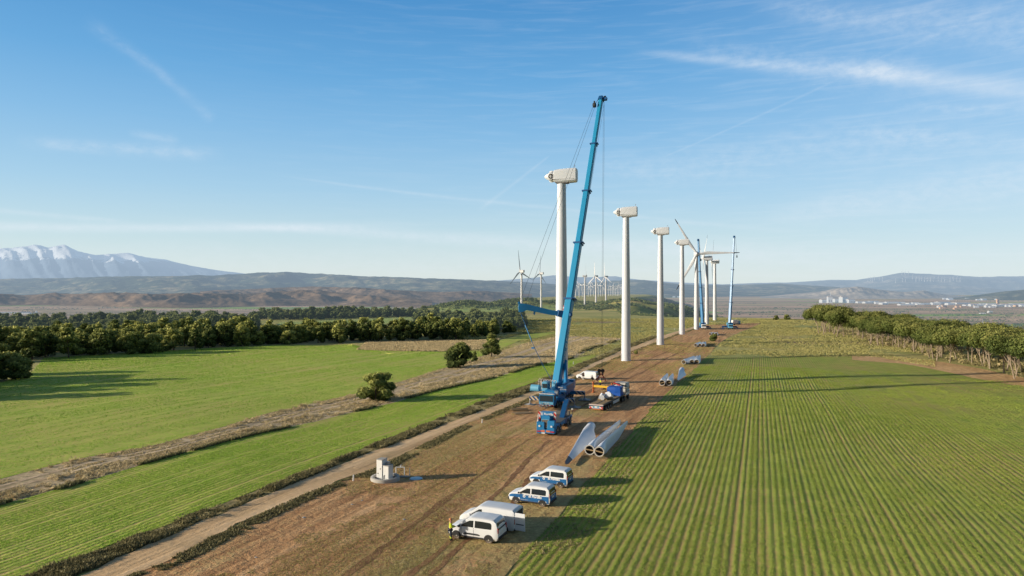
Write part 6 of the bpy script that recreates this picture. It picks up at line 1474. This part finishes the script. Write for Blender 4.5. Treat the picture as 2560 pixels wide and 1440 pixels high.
    if rest:
        Vs, Fs, Ts = [], [], []; o = 0
        for c in rest:
            me = TREES['w%d' % rr.randrange(4)][1]; n = len(me.vertices); co = np.empty(n * 3, np.float32); me.vertices.foreach_get('co', co); co = co.reshape(-1, 3); tt = np.empty(n, np.float32); me.attributes['tint'].data.foreach_get('value', tt)
            step = 2; nf = n // 4; sel = np.arange(0, nf, step); idx = (sel[:, None] * 4 + np.arange(4)).ravel()
            a = rr.uniform(0, 6.28); ca, sa = math.cos(a), math.sin(a); s = c[2]; q = co[idx] * s * np.array([1, 1, 1]); q = np.stack([q[:, 0] * ca - q[:, 1] * sa, q[:, 0] * sa + q[:, 1] * ca, q[:, 2]], -1) + np.array(onground(c[0], c[1]))
            cen = q.reshape(-1, 4, 3).mean(1, keepdims=True); q = (cen + (q.reshape(-1, 4, 3) - cen) * 1.35).reshape(-1, 3)
            Vs.append(q); Ts.append(tt[idx] + rr.uniform(-.12, .12)); Fs.append(np.arange(len(q)).reshape(-1, 4) + o); o += len(q)
        ob = npmesh('distant_woodland', np.vstack(Vs), np.vstack(Fs), 'leaf_far', np.clip(np.concatenate(Ts), 0, 1)); tag(ob, 'far dark woodland merging into one mass behind the nearer trees', 'woodland', kind='stuff')
    # scrub covered hill below the distant turbines
    pts = []
    for bx, by, a, sx, sy in BUMPS[:5]:
        n = int(sx * sy * .34); pts.append(np.stack([RNG.normal(bx, sx * .75, n), RNG.normal(by, sy * .75, n)], -1))
    n = 2600; q = np.stack([RNG.uniform(100, 330, n), RNG.uniform(640, 1300, n)], -1); s = sdf_poly(q[:, 0], q[:, 1], PLATEAU); pts.append(q[(s > 5) & (s < 150)])
    q = np.stack([RNG.uniform(-320, -40, 1500), RNG.uniform(560, 980, 1500)], -1); s = sdf_poly(q[:, 0], q[:, 1], PLATEAU); pts.append(q[(s > 0) & (s < 120)])
    q = np.vstack(pts); m = fbm(q[:, 0], q[:, 1], .025, 3); q = q[m > .40]
    stuff('hillside_scrub', [bushes(q, RNG.uniform(3.5, 7.5, len(q)), 1.1, 22, .6)], 'leaf_far', 'dark green scrub covering the low hill under the distant turbines', 'scrub')
    # hedges and orchards on the plain
    q = []
    for k in range(150):
        u, v = rr.uniform(1560, 2600), rr.uniform(752, 822); p = at(u, v)
        if p.z > PLAIN + ZC + 25: continue
        a = rr.uniform(-.35, .35); L = rr.uniform(60, 380); n = int(L / 11)
        tt = RNG.uniform(-.5, .5, n) * L; q.append(np.stack([p.x + tt * math.cos(a) + RNG.normal(0, 2.5, n), p.y + tt * math.sin(a) + RNG.normal(0, 5, n)], -1))
    for k in range(90):
        u, v = rr.uniform(-100, 1250), rr.uniform(738, 790); p = at(u, v)
        if p.z > PLAIN + ZC + 25: continue
        L = rr.uniform(50, 260); n = int(L / 10); tt = RNG.uniform(-.5, .5, n) * L; q.append(np.stack([p.x + tt, p.y + RNG.normal(0, 9, n)], -1))
    q = np.vstack(q); stuff('plain_hedges', [bushes(q, RNG.uniform(5, 10, len(q)), 2.2, 8, .6)], 'leaf_far', 'dark hedges and orchard rows dotted over the valley plain', 'hedges')

def groundcover():
    R = RIB
    LR, LS, LB = [k for k in R if 'rows on the right' in k][0], [k for k in R if 'narrow green' in k][0], [k for k in R if 'large bright' in k][0]
    ch, sh = math.cos(ROW), math.sin(ROW)
    def rows(P, period, keep):
        xs = P[:, 0] * ch - P[:, 1] * sh
        f = np.cos(xs * 2 * PI / period); return P[(f > keep - 1.2 * (fbm(P[:, 0], P[:, 1], .06, 5) - .4)) ]
    # right field
    P = sample_ribbon(R[LR], 330000, 200, power=1.9); xs = P[:, 0] * ch - P[:, 1] * sh
    D0 = np.clip((np.hypot(P[:, 0], P[:, 1]) - 70) / 160, 0, .75)
    lane = vnoise(xs, xs * 0, 2.6, 2) * .55 + vnoise(xs, xs * 0, 5.5, 4) * .45
    tram = np.abs((xs % 12.4) - 1.2)
    keep = ((.26 * np.sin(xs * 2 * PI / .62) + lane) * (1 - D0) + .4 * D0 + .75 * (fbm(P[:, 0], P[:, 1], .30, 6) - .5) + .7 * (fbm(P[:, 0], P[:, 1], .04, 16) - .5) > .44) & (tram > .10)
    P = P[keep]; D = np.hypot(P[:, 0], P[:, 1])
    V, Fq, T = tufts(P, .085 * (1 + D / 250), .105 * (1 + D / 75), 3, .6)
    T = np.clip(T + np.repeat((fbm(P[:, 0], P[:, 1], .03, 9) - .5) * .8, 9), 0, 1)
    stuff('crop', [(V, Fq, T)], 'crop', 'young green cereal plants in rows on the right hand field', 'crop')
    P = sample_ribbon(R[LS], 120000, 210, power=1.9); xs = P[:, 0] * ch - P[:, 1] * sh; lane = vnoise(xs, xs * 0, 1.6, 7)
    P = P[.25 * np.sin(xs * 2 * PI / 1.15) + lane + .5 * (fbm(P[:, 0], P[:, 1], .2, 6) - .5) + .4 * (fbm(P[:, 0], P[:, 1], .05, 26) - .5) > .40]; D = np.hypot(P[:, 0], P[:, 1])
    P2 = sample_ribbon(R[LB], 110000, 280, power=1.7); xs = P2[:, 0] * ch - P2[:, 1] * sh; P2 = P2[.12 * np.sin(xs * 2 * PI / 1.15) + vnoise(xs, xs * 0, .8, 9) + .6 * (fbm(P2[:, 0], P2[:, 1], .05, 36) - .5) > .32]; D2 = np.hypot(P2[:, 0], P2[:, 1])
    A, B = tufts(P, .08 * (1 + D / 250), .11 * (1 + D / 75), 3, .6), tufts(P2, .08 * (1 + D2 / 250), .12 * (1 + D2 / 75), 3, .6)
    B = (B[0], B[1], np.clip(B[2] + np.repeat((fbm(P2[:, 0], P2[:, 1], .025, 9) - .5) * .7, 9), 0, 1)); A = (A[0], A[1], np.clip(A[2] + np.repeat((fbm(P[:, 0], P[:, 1], .03, 19) - .5) * .7, 9), 0, 1))
    stuff('crop', [A, B], 'crop_left', 'short bright green crop on the two left hand fields', 'crop')
    # working strip: worn grass in patches and along the edges
    S = [k for k in R if 'bare brown' in k][0]
    P = sample_ribbon(R[S], 120000, 320, power=1.9)
    r0 = P[:, 0] * ch - P[:, 1] * sh; r1 = P[:, 0] * sh + P[:, 1] * ch
    m = fbm(r0 * .8, r1 * .22, .14, 21) + .42 * (fbm(P[:, 0], P[:, 1], .8, 22) - .5)
    m2 = m + .16 * ((P[:, 1] > 66) & (P[:, 1] < 92)) + .10 * (P[:, 1] > 150)
    P = P[m2 > .60]; D = np.hypot(P[:, 0], P[:, 1])
    A = tufts(P, .08 * (1 + D / 260), .14 * (1 + D / 110), 3, .6)
    stuff('grass', [A], 'grass', 'worn patches of short yellowish grass on the bare strip', 'grass')
    P = sample_ribbon(R[S], 60000, 260, power=2.0); r0 = P[:, 0] * ch - P[:, 1] * sh; r1 = P[:, 0] * sh + P[:, 1] * ch
    P = P[fbm(r0, r1 * .12, .35, 51) > .46]; D = np.hypot(P[:, 0], P[:, 1])
    stuff('soil_clods', [tufts(P, .05 * (1 + D / 200), .16 * (1 + D / 130), 3, .8)], 'clod', 'loose clods of red brown earth over the working strip', 'soil')
    # verges
    Vg = [k for k in R if 'weedy verge' in k][0]
    P = sample_ribbon(R[Vg], 24000, 420, power=1.5, t0=.05, t1=.95); D = np.hypot(P[:, 0], P[:, 1]); big = fbm(P[:, 0], P[:, 1], .35, 31)
    k_ = big > .40; P, D, big = P[k_], D[k_], big[k_]; A = tufts(P, (.12 + .75 * np.clip(big - .42, 0, 1)) * (1 + D / 500), .26 * (1 + D / 200), 4, .35)
    Pb = sample_ribbon(R[Vg], 420, 420, power=1.2, t0=.15, t1=.9); B = bushes(Pb, RNG.uniform(.4, 1.1, len(Pb)), .09, 60, .8)
    # right hand edge of the track
    S0 = R[S]; E = S0[:, :5]; P = sample_ribbon(E[:, :4], 7000, 420, power=1.5); P = P[fbm(P[:, 0], P[:, 1], .2, 71) > .40]; D = np.hypot(P[:, 0], P[:, 1])
    C = tufts(P, .17 * (1 + D / 400), .24 * (1 + D / 200), 4, .4)
    stuff('verge_weeds', [A, B, C], 'weed_dark', 'dark dry weeds along both sides of the dirt track', 'weeds')
    # scrub strip
    K = [k for k in R if 'strip of dry scrub' in k][0]
    A = []
    for t0, t1, n in ((0, .25, 7000), (.34, .43, 2500), (.52, .97, 13000)):
        P = sample_ribbon(R[K], n, 420, power=1.7, t0=t0, t1=t1); P = P[fbm(P[:, 0], P[:, 1], .3, 61) > .38]; D = np.hypot(P[:, 0], P[:, 1])
        A.append(tufts(P, .13 * (1 + D / 400), .26 * (1 + D / 160), 4, .6))
    B = []
    for t0, t1, n in ((.02, .24, 420), (.53, .97, 700)):
        Pb = sample_ribbon(R[K], n, 420, power=1.3, t0=t0, t1=t1); Pb = Pb[fbm(Pb[:, 0], Pb[:, 1], .09, 8) > .45]; B.append(bushes(Pb, RNG.uniform(.4, 1.3, len(Pb)), .11, 60, .6))
    P = sample_ribbon(R[K], 5000, 420, power=1.6, t0=.94, t1=1.0); D = np.hypot(P[:, 0], P[:, 1]); P = P[fbm(P[:, 0], P[:, 1], .11, 63) > .47]; D = np.hypot(P[:, 0], P[:, 1])
    stuff('edge_weeds', [tufts(P, .32 * (1 + D / 400), .4 * (1 + D / 200), 5, .4)], 'weed_dark', 'dark weeds along the lower edge of the dry scrub strip', 'weeds')
    Z = [k for k in R if 'grey brown scrub' in k][0]; P = sample_ribbon(R[Z], 12000, 420, power=1.0); C = tufts(P, .4, .7, 4, .4)
    stuff('dry_scrub', A + B + [C], 'weed', 'pale dry scrub and grass on the strips between the fields', 'scrub')
    # field edge weeds on the right
    E = R[LR][:, :2]; P = sample_ribbon(E, 2600, 260, power=1.6, t1=.6); P = P[fbm(P[:, 0], P[:, 1], .22, 14) > .56]; D = np.hypot(P[:, 0], P[:, 1])
    A = tufts(P, .16, .22, 6, .6)
    stuff('edge_weeds', [A], 'weed_dark', 'green weeds along the left edge of the right field', 'weeds')
    # open grass beyond the fields
    n = 95000; Y = 150 + 420 * RNG.random(n) ** 1.2; X = RNG.uniform(-.12, .62, n) * Y
    s = sdf_poly(X, Y, PLATEAU); ok = (s < -4)
    for k in (LR, S, Vg, K, LS, LB, Z) + tuple(k for k in R if 'dirt track' in k and 'straight' in k or 'tongue' in k):
        G = R[k]; poly = np.vstack([G[:, 0], G[::-1, -1]]); ok &= sdf_poly(X, Y, poly[::max(1, len(poly) // 60)]) > .8
    P = np.stack([X, Y], -1)[ok]; P = P[fbm(P[:, 0], P[:, 1], .05, 41) > .36]; D = np.hypot(P[:, 0], P[:, 1])
    stuff('long_grass', [tufts(P, .25 * (1 + D / 900), .30 * (1 + D / 300), 3, .6)], 'grass_long', 'rough yellow green grass on the open land beyond the fields', 'grass')
# ------------------------------------------------------------------ build
mats(); ground_mats(); setup(); setting()
turbines(); blades(); main_crane(); engine_carrier()
far_crane(at(1757, 822), at_depth(1745.5, 600, at(1757, 822).y + 4), 'left far blue crane with a white cab at the foot of the rotor turbine', 'white', math.radians(-10))
far_crane(at(1825, 822), at_depth(1835.5, 592, at(1825, 822).y + 6), 'right far blue crane standing apart with its boom against the sky', 'blue_pale', math.radians(-14))
vans(); flatbed(); far_lorry(); people(); furniture(); town(); vegetation(); groundcover()
bpy.context.view_layer.update(); seat_on_hill()
